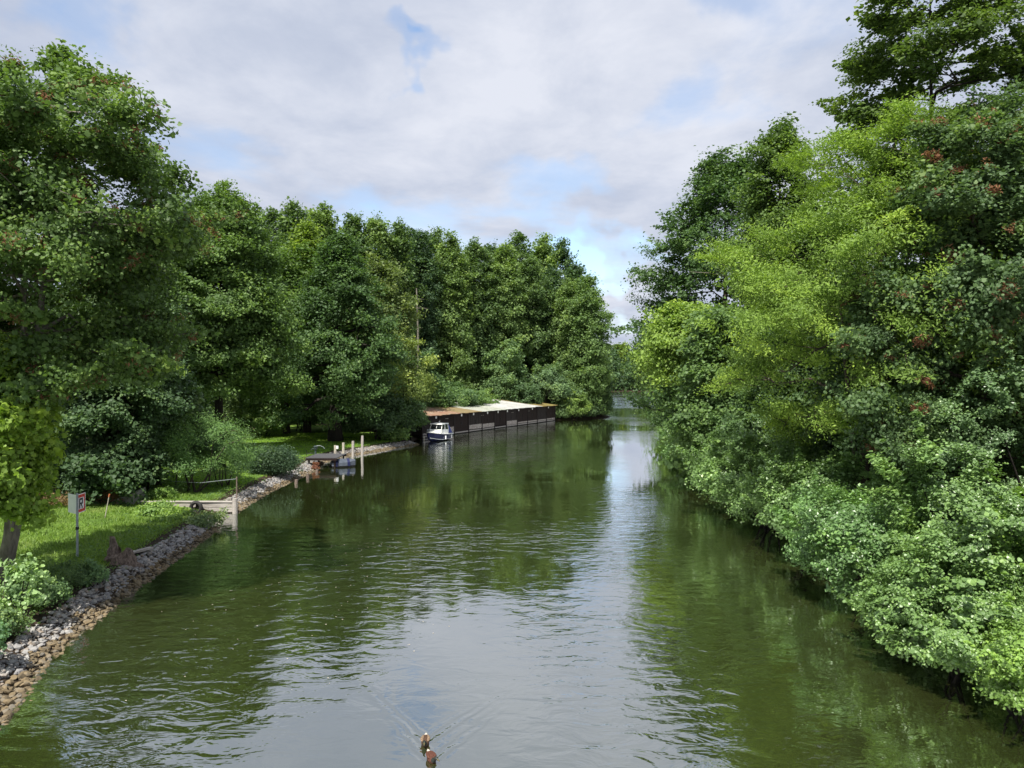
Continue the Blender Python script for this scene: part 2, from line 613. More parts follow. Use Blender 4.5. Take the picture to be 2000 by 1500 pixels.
at = N(nt, 'ShaderNodeAttribute', attribute_name='soil')
sf_ = math_node(nt, 'MULTIPLY_ADD', n2, 0.6, math_node(nt, 'ADD', at.outputs['Fac'], -0.3))
nt.links.new(ramp(nt, sf_, [(0.4, 0.0), (0.6, 1.0)]), mxb.inputs[0])
nt.links.new(mxa.outputs[2], mxb.inputs[6])
nt.links.new(s1, mxb.inputs[7])
nt.links.new(mxb.outputs[2], p.inputs['Base Color'])
bp = N(nt, 'ShaderNodeBump')
bp.inputs['Strength'].default_value = 0.7
bp.inputs['Distance'].default_value = 0.08
nt.links.new(n2, bp.inputs['Height'])
nt.links.new(bp.outputs[0], p.inputs['Normal'])
tag(link('ground', gm, None, m), kind='structure')

# ================================================================== WATER
me = mesh_from('canal_water', [(-900, -40, 0), (900, -40, 0), (900, 2000, 0), (-900, 2000, 0)], [0, 1, 2, 3], [4])
m, nt, out = new_mat('water')
geo = N(nt, 'ShaderNodeNewGeometry')
pos = geo.outputs['Position']


def mapped(scale, rot=0.0, loc=(0, 0, 0)):
    mp = N(nt, 'ShaderNodeMapping')
    mp.inputs['Scale'].default_value = scale
    mp.inputs['Rotation'].default_value = (0, 0, rot)
    mp.inputs['Location'].default_value = loc
    nt.links.new(pos, mp.inputs['Vector'])
    return mp.outputs[0]


w1 = noise_tex(nt, 2.1, 3, 0.5, mapped((0.62, 1.0, 1), 0.28), 0.6)
w2 = noise_tex(nt, 7.0, 2, 0.5, mapped((0.6, 1.0, 1), -0.2), 0.4)
w3 = noise_tex(nt, 0.55, 2, 0.5, mapped((0.5, 1.0, 1), 0.15), 0.2)
patch = noise_tex(nt, 0.075, 3, 0.5, mapped((1.0, 0.55, 1), 0.5, (3.3, 1.7, 0)))
sep = N(nt, 'ShaderNodeSeparateXYZ')
nt.links.new(pos, sep.inputs[0])
px_, py_ = sep.outputs[0], sep.outputs[1]
# breeze: ruffled in mid-channel, calmer close to the two wooded banks
mid = math_node(nt, 'ABSOLUTE', math_node(nt, 'ADD', px_, 1.5))
calm = ramp(nt, math_node(nt, 'DIVIDE', mid, 16.0), [(0.2, 1.0), (0.62, 0.28)])
amp = math_node(nt, 'MULTIPLY', calm, ramp(nt, patch, [(0.42, 0.07), (0.62, 1.0)]))
# the open lake beyond the point is windier than the sheltered canal
lake = N(nt, 'ShaderNodeMapRange')
for k_, v_ in enumerate((150.0, 230.0, 0.0, 1.5)):
    lake.inputs[k_ + 1].default_value = v_
nt.links.new(py_, lake.inputs[0])
amp = math_node(nt, 'ADD', amp, math_node(nt, 'MULTIPLY', lake.outputs[0], ramp(nt, patch, [(0.40, 0.45), (0.56, 1.0)])))
hsum = math_node(nt, 'MULTIPLY_ADD', w1, 0.064, math_node(nt, 'MULTIPLY_ADD', w2, 0.005, math_node(nt, 'MULTIPLY', w3, 0.05)))
hgt = math_node(nt, 'MULTIPLY', hsum, amp)
# V-shaped wakes trailing the two ducks
for (dx, dy, wd, st) in ((-1.55, 13.75, 0.62, 0.0055), (-1.37, 13.1, 0.55, 0.0045)):
    u = math_node(nt, 'SUBTRACT', py_, dy)
    v = math_node(nt, 'ABSOLUTE', math_node(nt, 'SUBTRACT', px_, dx))
    e = math_node(nt, 'SUBTRACT', v, math_node(nt, 'MULTIPLY', u, wd))
    g = math_node(nt, 'EXPONENT', math_node(nt, 'MULTIPLY', math_node(nt, 'MULTIPLY', e, e), -22.0))
    g = math_node(nt, 'MULTIPLY', g, math_node(nt, 'COSINE', math_node(nt, 'MULTIPLY_ADD', w1, 9.0, math_node(nt, 'MULTIPLY', e, 27.0))))
    fade = math_node(nt, 'MULTIPLY', math_node(nt, 'EXPONENT', math_node(nt, 'MULTIPLY', u, -0.75)), math_node(nt, 'GREATER_THAN', u, 0.0))
    hgt = math_node(nt, 'ADD', hgt, math_node(nt, 'MULTIPLY', math_node(nt, 'MULTIPLY', g, fade), st))
bp = N(nt, 'ShaderNodeBump')
bp.inputs['Strength'].default_value = 1.0
bp.inputs['Distance'].default_value = 1.0
nt.links.new(hgt, bp.inputs['Height'])
df = N(nt, 'ShaderNodeBsdfDiffuse')
murk = noise_tex(nt, 0.12, 3, 0.5, pos)
nt.links.new(ramp(nt, murk, [(0.3, (0.019, 0.025, 0.0065)), (0.7, (0.029, 0.035, 0.011))]), df.inputs['Color'])
gl = N(nt, 'ShaderNodeBsdfGlossy')
gl.inputs['Roughness'].default_value = 0.03
gl.inputs['Color'].default_value = (0.95, 0.97, 1, 1)
nt.links.new(bp.outputs[0], gl.inputs['Normal'])
fr = N(nt, 'ShaderNodeFresnel')
fr.inputs['IOR'].default_value = 1.33
nt.links.new(bp.outputs[0], fr.inputs['Normal'])
fac = math_node(nt, 'POWER', fr.outputs[0], 0.33)
mx = N(nt, 'ShaderNodeMixShader')
nt.links.new(fac, mx.inputs[0])
nt.links.new(df.outputs[0], mx.inputs[1])
nt.links.new(gl.outputs[0], mx.inputs[2])
nt.links.new(mx.outputs[0], out.inputs[0])
tag(link('canal_water', me, None, m), kind='structure')

# ================================================================== TREES AND SHRUBS
C_ALDER = (0.065, 0.127, 0.026)
C_ALDER2 = (0.055, 0.111, 0.029)
C_MID = (0.085, 0.163, 0.029)
C_LIGHT = (0.130, 0.221, 0.039)
C_YEL = (0.221, 0.299, 0.046)
C_ROB = (0.14, 0.235, 0.034)
C_MAPLE = (0.075, 0.137, 0.029)
C_DARK = (0.047, 0.091, 0.029)
C_SHRUB = (0.111, 0.208, 0.058)
C_SHRUB2 = (0.130, 0.234, 0.046)
LK = dict(flat=0.62, up=0.75, out=0.7, wild=0.8)
LKL = dict(flat=0.45, up=0.9, out=0.55, wild=0.7)


def T(name, px, d, top, halfpx, color, label, cb=0.25, prof='oval', limbs=34, n=14000, size=0.24, shape='rhomb', mat=None, clump=None, seed=0, bark=None, lk=LK, group=None, seeds=None, key=None, cat='tree', fill=None, **kw):
    """a tree whose trunk foot, height and spread are measured in the photo at distance d"""
    x = X(px, d)
    z = ground_z(x, d) - 0.05
    H = Z(top, d) - z
    R = halfpx / F * d
    cfg = dict(H=H, R=R, cb=cb, prof=prof, limbs=limbs, clump=clump or 0.16 * R + 0.35, fill=int(limbs * 3.2) if fill is None else fill)
    cfg.update(kw)
    return make_tree(name, (x, d, z), (grow, cfg), (n, size, shape, mat or M_LEAF, lk), color, label, cat, group, bark, seed, seeds=seeds, key=key)


def B(name, px, d, top, halfpx, color, label, depth=None, n=6000, size=0.13, shape='rhomb', mat=None, clumps=90, clump=None, seed=0, group=None, lk=LK, cat='shrub', base=None, **kw):
    x = X(px, d)
    z = (ground_z(x, d) if base is None else base) - 0.05
    H = max(0.4, Z(top, d) - z)
    R = halfpx / F * d
    cfg = dict(rx=R, ry=depth or R, H=H, n=clumps, clump=clump or 0.2 * R + 0.15)
    cfg.update(kw)
    return make_tree(name, (x, d, z), (bush_form, cfg), (n, size, shape, mat or M_LEAF, lk), color, label, cat, group, M_BARK_DARK, seed, crown='foliage', trunk='stems')


# ---- left bank, near
T('maple_tree', -6, 22.6, 66, 285, C_MAPLE, 'big maple with leaning trunk, rusty seed clusters and pale forked limbs above the waterway sign', cb=0.44, prof='oval', limbs=64, n=165000, size=0.098, shape='star', clump=0.6, seed=11, bark=M_BARK_PALE, lk=LK, seeds=(26000, 0.085), forks=3, fl=0.05, lean=(1.7, 0), le=0.6, wob=0.06, up=(-0.05, 0.6), subs=9, tr=0.215, droop=0.12, asym=0.12, bare=0.35, fill=130)
T('maple_sapling', -75, 20.4, 650, 100, (0.15, 0.25, 0.03), 'bright yellow-green young maple at the left edge under the big maple', cb=0.42, prof='oval', limbs=30, n=26000, size=0.13, shape='star', clump=0.55, seed=12, bark=M_BARK_PALE, lk=LK, up=(-0.2, 0.8), tr=0.13, lean=(0.85, 0.2), subs=6, droop=0.3, fill=60, skirt=0.2)
T('hazel_tree', 235, 40, 570, 102, (0.058, 0.11, 0.036), 'dark green hazel with layered drooping boughs behind the waterway sign', cb=0.08, prof='layer', limbs=50, n=66000, size=0.16, shape='round', clump=0.75, seed=13, lk=LKL, up=(-0.1, 0.6), droop=0.35, forks=3, subs=7, fill=150, skirt=0.15)
T('hazel_tree', 310, 43, 580, 62, (0.065, 0.115, 0.036), 'grey-green hazel between the dark hazel and the broad lawn alder', cb=0.25, prof='layer', limbs=40, n=36000, size=0.18, shape='round', clump=0.8, seed=14, lk=LKL, up=(-0.1, 0.6), droop=0.35, forks=2, subs=7)
T('maple_tree', 185, 49, 410, 105, (0.06, 0.108, 0.03), 'dark round-topped maple behind the big maple with seed clusters', cb=0.15, prof='dome', limbs=44, n=46000, size=0.22, clump=1.2, seed=15, lk=LKL, forks=2, up=(0.05, 0.8))
T('poplar_tree', -85, 34, 5, 88, C_DARK, 'tall dark tree rising at the left edge behind the big maple', cb=0.1, prof='cone', limbs=50, n=40000, size=0.18, clump=0.8, seed=16, up=(0.0, 0.7))
T('hazel_tree', 20, 58, 560, 150, (0.055, 0.10, 0.034), 'dark hazel filling the gap behind the bright young maple', cb=0.05, prof='dome', limbs=44, n=36000, size=0.2, clump=1.0, seed=19, lk=LKL, forks=2, up=(0.0, 0.7))
T('ash_tree', 362, 72, 398, 80, C_DARK, 'dark green ash on the skyline between big maple and broad lawn alder', cb=0.12, prof='dome', limbs=40, n=30000, size=0.27, seed=17)
T('ash_tree', 310, 84, 400, 70, C_ALDER, 'second ash low on the skyline right of the big maple', cb=0.15, prof='dome', limbs=34, n=20000, size=0.3, seed=18)

# ---- alders on the lawn
T('alder_tree', 428, 60, 352, 118, (0.085, 0.155, 0.034), 'broad alder with bare leaning trunk at the lawn behind the slipway', cb=0.29, prof='dome', limbs=70, n=130000, size=0.22, clump=1.15, seed=21, bark=M_BARK_DARK, up=(-0.12, 0.4), subs=7, tr=0.42, lk=LKL, droop=0.25, asym=0.22, lean=(0.3, 0), fill=300)
T('alder_tree', 655, 74, 452, 130, C_ALDER2, 'alder with thick dark trunk on the lawn behind the mooring posts', cb=0.2, prof='cone', limbs=60, n=80000, size=0.24, clump=1.2, seed=22, bark=M_BARK_DARK, up=(-0.1, 0.7), subs=6, tr=0.62, lk=LKL, droop=0.25, fill=260)
T('alder_tree', 560, 82, 480, 115, (0.072, 0.135, 0.025), 'mid-height alder standing between the two lawn alders', cb=0.12, prof='oval', limbs=44, n=40000, size=0.27, clump=1.3, seed=23, lk=LKL)
T('alder_tree', 600, 84, 430, 75, (0.115, 0.19, 0.026), 'yellow-green alder behind the two lawn alders', cb=0.15, prof='cone', limbs=44, n=40000, size=0.27, clump=1.3, seed=24, fill=180)
T('alder_tree', 740, 88, 500, 68, (0.10, 0.15, 0.04), 'olive-green alder right of the thick-trunked lawn alder', cb=0.1, prof='oval', limbs=40, n=36000, size=0.27, clump=1.2, seed=25, fill=180)
B('elder_shrub', 765, 80, 660, 62, (0.15, 0.215, 0.05), 'pale yellow-green elder bush left of the moored cabin boat', n=14000, size=0.22, seed=26, clump=0.9, low=0.1)
B('bank_shrub', 745, 77, 760, 85, C_DARK, 'dark shrub overhanging the bank left of the moored boat', n=14000, size=0.2, seed=27, clump=0.8, low=0.02)
B('bank_shrub', 795, 81, 750, 46, (0.055, 0.105, 0.03), 'dark shrub drooping over the bow of the moored boat', n=9000, size=0.2, seed=28, clump=0.7, low=0.02)
B('hedge_shrub', 510, 78, 800, 60, (0.15, 0.25, 0.06), 'sunlit pale green shrub behind the lawn under the broad alder', n=10000, size=0.19, seed=29, clump=0.6)
B('hedge_shrub', 590, 86, 780, 66, (0.1, 0.18, 0.04), 'green shrub at the back of the lawn between two alder trunks', n=10000, size=0.2, seed=30, clump=0.7)
B('hedge_shrub', 690, 92, 740, 95, C_DARK, 'dark shrub behind the thick alder trunk', n=12000, size=0.25, seed=31, clump=0.9)
B('hedge_shrub', 335, 72, 800, 70, (0.19, 0.28, 0.09), 'pale flowering shrub in sun left of the broad alder trunk', n=9000, size=0.18, seed=32, clump=0.6)
B('hedge_shrub', 430, 84, 760, 90, (0.08, 0.14, 0.035), 'tall hedge shrub behind the broad alder trunk', n=12000, size=0.22, seed=33, clump=0.8)
B('hedge_shrub', 210, 66, 740, 130, (0.09, 0.16, 0.04), 'hedge shrub in the garden behind the dark hazel', n=12000, size=0.2, seed=34, clump=0.8)

# ---- tall forest behind the boathouse
fr_ = rng_of(77)
row = [  # px, d, top, half, tint, label
    (572, 98, 386, 46, 0, 'dark alder topping the skyline right of the broad alder'),
    (632, 102, 392, 50, 1, 'tall pale-topped alder second right of the broad alder on the skyline'),
    (690, 106, 415, 42, 0, 'thin-topped alder between two fuller crowns on the skyline'),
    (735, 108, 413, 44, 1, 'light green alder above the olive-green alder'),
    (778, 112, 424, 36, 0, 'slim dark alder left of the pale bare trunk'),
    (818, 118, 446, 38, 2, 'dark columnar alder behind the pale bare trunk'),
    (880, 122, 450, 40, 1, 'columnar alder rising above the red roof end of the boathouse'),
    (930, 126, 462, 38, 0, 'green columnar alder above the middle of the boathouse'),
    (985, 130, 470, 42, 1, 'broad-topped alder above the white boathouse roof'),
    (1035, 136, 490, 36, 0, 'alder with ragged top above the far end of the boathouse'),
    (1078, 140, 520, 36, 2, 'dark alder sloping down beyond the boathouse'),
    (1110, 134, 540, 36, 1, 'lower alder next to the tree on the point'),
]
tint = [(0.08, 0.142, 0.04), (0.118, 0.195, 0.05), (0.05, 0.098, 0.036)]
for i, (px, d, top, h, c, lab) in enumerate(row):
    T('forest_alder', px, d, top, h, tint[c], lab, cb=0.08, prof='column' if px > 760 else 'oval', limbs=56, n=38000, size=0.33, clump=1.1, seed=100 + i, bark=M_BARK, up=(0.0, 0.7), group='tall alders of the wood behind the boathouse', subs=5, asym=0.3, tr=0.24, fill=220)
T('point_alder', 1148, 131, 534, 44, (0.10, 0.175, 0.045), 'tall light alder on the point where the canal meets the lake', cb=0.05, prof='column', limbs=64, n=48000, size=0.31, clump=1.15, seed=130, up=(-0.05, 0.6), subs=6, asym=0.3, fill=260)
B('point_shrub', 1158, 134, 725, 38, (0.066, 0.12, 0.036), 'dark bush at the water on the tip of the point', n=14000, size=0.27, seed=131, clump=0.9, low=0.02)
B('point_shrub', 1176, 135.5, 752, 24, (0.07, 0.13, 0.04), 'low bush dipping to the water at the very end of the point', n=7000, size=0.25, seed=139, clump=0.7, low=0.0, depth=2.6, base=0.0)
B('point_shrub', 1140, 130, 775, 34, (0.06, 0.11, 0.034), 'dark low bush on the bank between the light bush and the point', n=7000, size=0.25, seed=140, clump=0.7, low=0.0, depth=3.0, base=0.0)
for i, (px, d, top, lab) in enumerate(((1096, 125.6, 788, 'low bush at the water just past the end of the boathouse'), (1118, 127.6, 783, 'pale low bush on the bank right of the boathouse'), (1142, 129.6, 780, 'dark low bush dipping to the water before the point'), (1162, 131.8, 778, 'low bush dipping to the water next to the point'))):
    B('point_shrub', px, d, top, 24, [(0.08, 0.14, 0.04), (0.11, 0.18, 0.05), (0.06, 0.11, 0.035), (0.075, 0.135, 0.04)][i], lab, n=4500, size=0.24, seed=145 + i, clump=0.6, low=0.0, depth=1.8, base=0.0)
B('round_shrub', 985, 124, 674, 52, (0.095, 0.17, 0.055), 'round pale-green tree bush behind the boathouse roof', n=15000, size=0.27, seed=132, clump=1.0)
B('round_shrub', 1075, 127, 702, 56, (0.1, 0.175, 0.065), 'pointed grey-green bush at the far end of the boathouse', n=17000, size=0.25, seed=133, clump=0.9)
B('round_shrub', 1120, 126, 765, 36, (0.12, 0.2, 0.04), 'low light bush at the water between boathouse and point', n=8000, size=0.22, seed=134, clump=0.6, low=0.02)
B('round_shrub', 880, 106, 730, 66, (0.08, 0.15, 0.045), 'green bush behind the red end of the boathouse roof', n=14000, size=0.26, seed=135, clump=0.9)
B('round_shrub', 930, 112, 750, 46, (0.115, 0.2, 0.05), 'small bright bush behind the middle of the boathouse', n=8000, size=0.24, seed=136, clump=0.7)
B('round_shrub', 825, 99, 715, 66, (0.075, 0.145, 0.04), 'tall bush behind the moored boat', n=14000, size=0.25, seed=137, clump=0.9)
B('round_shrub', 1030, 121, 735, 34, (0.066, 0.125, 0.04), 'small dark bush between two paler bushes behind the boathouse', n=8000, size=0.25, seed=138, clump=0.7)
# deeper trees of the wood, seen between the front crowns
pos = [(340, 105, 418), (420, 110, 420), (490, 112, 405), (530, 125, 400), (600, 128, 405), (660, 132, 412), (710, 138, 420), (760, 130, 432), (800, 140, 448), (850, 142, 462), (905, 146, 470), (955, 148, 480), (1010, 152, 492), (1055, 155, 512), (1095, 150, 540), (860, 132, 500), (910, 134, 520), (960, 138, 520), (1010, 142, 530), (1060, 146, 560), (1120, 144, 560)]
for i, (px, d, top) in enumerate(pos):
    T('wood_tree', px, d, top, fr_.uniform(40, 52), tint[i % 3], 'dark alder deep in the wood behind the boathouse, half hidden by nearer crowns', cb=0.04, prof='column', limbs=46, n=22000, size=0.42, clump=1.3, seed=160 + i % 5, group='trees deep in the wood', key='deep%d' % (i % 5), up=(0.0, 0.7), tr=0.22)

# ---- right bank, tall trees
T('dark_alder', 1822, 33, -110, 240, (0.065, 0.115, 0.022), 'tall airy dark tree topping the right bank, sky showing through', cb=0.48, prof='dome', limbs=46, n=84000, size=0.17, clump=0.7, seed=41, bark=M_BARK_DARK, up=(-0.15, 0.45), lk=dict(flat=0.3, up=1.1, out=0.4, wild=0.5), subs=9, tr=0.26, droop=0.12, asym=0.2, fill=50)
T('locust_tree', 1680, 29, 200, 255, C_ROB, 'bright yellow-green locust tree in front of the tall dark tree', cb=0.30, prof='oval', limbs=46, n=150000, size=0.13, shape='slim', clump=0.72, seed=42, bark=M_BARK, up=(0.05, 0.8), lk=dict(flat=0.45, up=0.9, out=0.6, wild=0.75, cvar=0.7), subs=8, tr=0.2, forks=3, asym=0.15, droop=0.1, fill=230)
T('seed_maple', 1935, 25, 185, 195, (0.072, 0.13, 0.04), 'maple with orange seed clusters at the right edge', cb=0.2, prof='dome', limbs=44, n=150000, size=0.105, shape='star', clump=0.6, seed=43, bark=M_BARK, up=(0.1, 0.9), lk=LK, seeds=(26000, 0.095), subs=7, forks=2, fill=230)
T('ash_tree', 1415, 68, 288, 235, C_ALDER2, 'dark ash leaning over the water left of the locust tree', cb=0.12, prof='slope', limbs=60, n=100000, size=0.24, clump=1.2, seed=44, bark=M_BARK, up=(-0.1, 0.3), lk=LKL, subs=7, asym=0.08, fill=330)
T('ash_tree', 1525, 46, 225, 70, (0.078, 0.14, 0.03), 'slender ash with a thin feathery top between the dark ash and locust', cb=0.2, prof='oval', limbs=46, n=60000, size=0.18, clump=0.8, seed=45, bark=M_BARK, up=(0.1, 0.9), subs=6, fill=190)
T('willow_tree', 1385, 60, 590, 100, (0.15, 0.245, 0.04), 'light green tree reaching a low bough over the far water', cb=0.56, prof='dome', lean=(-2.0, -1.0), limbs=44, n=40000, size=0.23, clump=1.0, seed=46, up=(-0.05, 0.6), lk=LKL, droop=0.15, fill=190)
T('sycamore_tree', 1420, 46, 590, 100, (0.085, 0.155, 0.04), 'round mid-green sycamore under the dark ash by the water', cb=0.06, prof='dome', limbs=44, n=50000, size=0.18, shape='star', clump=0.85, seed=47, up=(0.0, 0.7), lk=LKL, forks=2, fill=200)
T('hornbeam_tree', 1560, 40, 580, 115, (0.075, 0.14, 0.045), 'grey-green feathery tree below the locust tree', cb=0.06, prof='dome', limbs=46, n=60000, size=0.16, clump=0.75, seed=48, up=(0.0, 0.7), lk=LKL, forks=2, fill=210)
T('hornbeam_tree', 1740, 33, 560, 130, (0.065, 0.12, 0.042), 'dark grey-green tree between the locust and the right-hand maple', cb=0.08, prof='dome', limbs=44, n=56000, size=0.15, shape='round', clump=0.7, seed=49, up=(0.0, 0.7), lk=LKL, forks=2, fill=200)
T('hornbeam_tree', 1900, 39, 330, 150, C_DARK, 'shaded dark tree behind the right-hand maple', cb=0.1, prof='dome', limbs=44, n=40000, size=0.22, clump=1.0, seed=50, up=(0.0, 0.7), forks=2)
T('hornbeam_tree', 1640, 50, 320, 150, (0.055, 0.105, 0.03), 'dark tree behind the locust crown', cb=0.1, prof='dome', limbs=44, n=40000, size=0.25, clump=1.2, seed=51, up=(0.0, 0.7), forks=2)
T('hornbeam_tree', 1990, 28, 160, 115, (0.1, 0.15, 0.04), 'olive-leaved tree above the right-hand maple at the frame edge', cb=0.2, prof='dome', limbs=40, n=45000, size=0.15, clump=0.7, seed=52, up=(0.0, 0.7), forks=2, lk=LKL)

# ---- right bank, shrubs leaning over the water
shr = [  # px, d, top, half, colour, n, size, label
    (1358, 64, 755, 60, (0.10, 0.185, 0.04), 14000, 0.17, 'feathery shrub farthest down the right bank, tips trailing in the water'),
    (1358, 54, 815, 68, (0.105, 0.2, 0.05), 16000, 0.15, 'shrub with grey-green tips leaning over the water under the far ash'),
    (1435, 44, 840, 98, (0.11, 0.205, 0.045), 24000, 0.135, 'light green shrub at the water under the sycamore'),
    (1510, 40, 770, 110, (0.085, 0.155, 0.045), 24000, 0.13, 'mid-green shrub behind the waterside bushes below the grey-green tree'),
    (1505, 34, 870, 145, (0.122, 0.215, 0.055), 38000, 0.12, 'pale glossy alder bush overhanging the water below the sycamore'),
    (1670, 36, 740, 150, (0.098, 0.18, 0.04), 34000, 0.12, 'leafy bush below the locust tree'),
    (1610, 28.5, 890, 150, (0.122, 0.215, 0.055), 46000, 0.11, 'broad pale alder bush in the middle of the right waterside'),
    (1700, 22.6, 970, 165, (0.11, 0.21, 0.055), 50000, 0.1, 'alder bush with drooping boughs between the broad pale bush and the dark hollow'),
    (1810, 30, 690, 180, (0.125, 0.23, 0.045), 50000, 0.115, 'tall sunlit bush with shoots rising above the right waterside'),
    (1850, 20.5, 930, 165, (0.122, 0.215, 0.055), 52000, 0.092, 'glossy alder bush overhanging the dark hollow on the right'),
    (1980, 24, 690, 160, (0.105, 0.185, 0.06), 42000, 0.105, 'grey-green bush rising at the right edge under the maple'),
    (1875, 16.9, 1110, 165, (0.118, 0.21, 0.052), 50000, 0.085, 'nearest round-leaved alder bush dipping to the water'),
    (2050, 18, 930, 160, (0.13, 0.235, 0.04), 36000, 0.1, 'bright large-leaved bush at the right edge'),
    (2020, 14.6, 1200, 115, (0.135, 0.24, 0.04), 24000, 0.08, 'yellow-green bush in the lower right corner'),
    (1720, 40, 670, 125, (0.08, 0.145, 0.048), 26000, 0.135, 'shaded green bush under the locust trunk'),
]
for i, (px, d, top, h, c, n, sz, lab) in enumerate(shr):
    B('bank_alder_bush', px, d, top, h, c, lab, n=int(n * 1.3), size=sz * 0.86, shape=('round', 'rhomb', 'round')[i % 3], mat=M_GLOSSY, clumps=170, clump=0.10 * h / F * d + 0.17, seed=200 + i, group='bushes along the right bank', lk=dict(flat=0.5, up=0.9, out=0.55, wild=0.55), low=0.03, depth=h / F * d * 1.25, base=0.1 if d < 45 else None, shoots=26, lumps=9)

# ---- far right bank and the far shore
far = [(1352, 98, 600, 55), (1345, 118, 630, 48), (1350, 140, 640, 50), (1338, 180, 660, 40), (1334, 220, 675, 38), (1318, 260, 685, 30), (1312, 320, 694, 26)]
for i, (px, d, top, h) in enumerate(far):
    T('lakeside_tree', px, d, top, h, [C_MID, C_LIGHT, C_ALDER][i % 3], ['fresh green tree beyond the light tree on the right bank', 'pale tree farther along the right bank', 'tree far along the right bank towards the lake', 'small distant tree on the right bank by the lake', 'hazy tree where the right bank meets the lake', 'distant tree near the lake mouth on the right', 'most distant tree of the right bank'][i], cb=0.08, prof='dome', limbs=44, n=12000, size=0.4 if d < 200 else 0.6, clump=1.6, seed=240 + i, up=(0, 0.7), group='trees along the far right bank')
for i in range(14):
    px = 1165 + i * 14 + fr_.uniform(-4, 4)
    d = 436 + fr_.uniform(0, 22)
    T('far_shore_tree', px, d, 690 - (14 if i % 3 == 0 else 0) + fr_.uniform(-10, 10), fr_.uniform(14, 20), [(0.085, 0.15, 0.03), (0.12, 0.19, 0.03), (0.06, 0.115, 0.04)][i % 3], 'pale green tree on the far shore of the lake', cb=0.04, prof='dome', limbs=36, n=5000, size=0.95, clump=2.4, seed=260 + i % 4, key='far%d' % (i % 4), group='trees on the far lake shore', up=(0, 0.7))

ash = [o for o in bpy.data.objects if o.get('label', '').startswith('dark ash leaning')][0]
tb = Tubes()
bx0 = np.array([X(1425, 60.0), 60.0, Z(532, 60.0)])
bx1 = np.array([X(1345, 58.5), 58.5, Z(531, 58.5)])
off_ = np.array(ash.location[:])
for (a, b_, r) in ((bx0 + [0.6, 1.5, -0.2], bx1, 0.055), (bx0, bx0 + [-0.9, -0.3, 0.75], 0.03), (bx0 + [-0.5, 0, 0], bx0 + [-1.5, -0.2, 0.45], 0.025), (bx0 + [0.1, 0, 0.1], bx0 + [-0.35, -0.3, 1.1], 0.025)):
    a, b_ = np.array(a), np.array(b_)
    tb.add(np.stack([a - off_, (a + b_) / 2 - off_ + [0, 0, 0.12], b_ - off_]), [r, r * 0.8, r * 0.3], 5)
link('dead_bough', tb.mesh('dead_bough', M_BARK_PALE), ash)

# ================================================================== OBJECTS
M_WHITE = simple_mat('white_paint', (0.78, 0.79, 0.77), (0.62, 0.62, 0.58), 3, 0.4, 0.0, 0.5)
M_NAVY = simple_mat('navy_gelcoat', (0.010, 0.012, 0.05), (0.014, 0.017, 0.065), 2, 0.22, 0.0, 0.6)
M_GLASS = simple_mat('dark_glass', (0.012, 0.016, 0.018), (0.02, 0.025, 0.028), 2, 0.08, 0.0, 0.8)
M_BLUE = simple_mat('blue_canvas', (0.05, 0.07, 0.26), (0.035, 0.045, 0.17), 5, 0.7, 0.2)
M_TARP = simple_mat('blue_tarp', (0.01, 0.16, 0.62), (0.01, 0.10, 0.42), 4, 0.45, 0.2)
M_GREYTARP = simple_mat('grey_tarp', (0.075, 0.088, 0.115), (0.045, 0.055, 0.075), 4, 0.6, 0.2)
M_WOODGREY = simple_mat('weathered_wood', (0.40, 0.375, 0.345), (0.235, 0.21, 0.185), 5, 0.85, 0.4, 0.2, (0.5, 6, 6))
M_PILE = simple_mat('pale_pile_wood', (0.52, 0.49, 0.41), (0.28, 0.25, 0.2), 6, 0.85, 0.4, 0.2, (4, 4, 0.8))
M_DECK = simple_mat('dark_deck', (0.085, 0.085, 0.09), (0.045, 0.045, 0.05), 6, 0.8, 0.3, 0.3, (1, 7, 1))
M_BROWN = simple_mat('dark_stained_boards', (0.022, 0.012, 0.010), (0.010, 0.007, 0.006), 4, 0.8, 0.5, 0.2, (7, 7, 0.5))
M_BROWN2 = simple_mat('grey_stained_boards', (0.034, 0.027, 0.025), (0.015, 0.012, 0.011), 4, 0.85, 0.5, 0.2, (7, 7, 0.5))
M_PALEB = simple_mat('worn_pale_boards', (0.46, 0.43, 0.40), (0.16, 0.13, 0.11), 5, 0.9, 0.4, 0.15, (1, 1, 5), lo=0.38, hi=0.6)
M_STUMP = simple_mat('stump_wood', (0.23, 0.18, 0.15), (0.07, 0.052, 0.042), 7, 0.9, 0.8, 0.15, (3, 3, 0.8))
M_POST = simple_mat('galvanised_post', (0.30, 0.34, 0.36), (0.22, 0.25, 0.27), 5, 0.5, 0.1, 0.5)
M_SIGNW = simple_mat('sign_white', (0.80, 0.81, 0.80), (0.70, 0.71, 0.70), 5, 0.4)
M_SIGNR = simple_mat('sign_red', (0.60, 0.035, 0.018), (0.50, 0.03, 0.015), 5, 0.4)
M_BLACK = simple_mat('sign_black', (0.012, 0.012, 0.012), (0.02, 0.02, 0.02), 5, 0.5)
M_RUBBER = simple_mat('rubber', (0.02, 0.02, 0.021), (0.035, 0.033, 0.03), 8, 0.8, 0.3)
M_CONC = simple_mat('concrete', (0.30, 0.29, 0.27), (0.18, 0.17, 0.155), 3, 0.9, 0.3)
M_PUMP = simple_mat('painted_iron', (0.05, 0.075, 0.07), (0.03, 0.045, 0.045), 6, 0.5, 0.2)


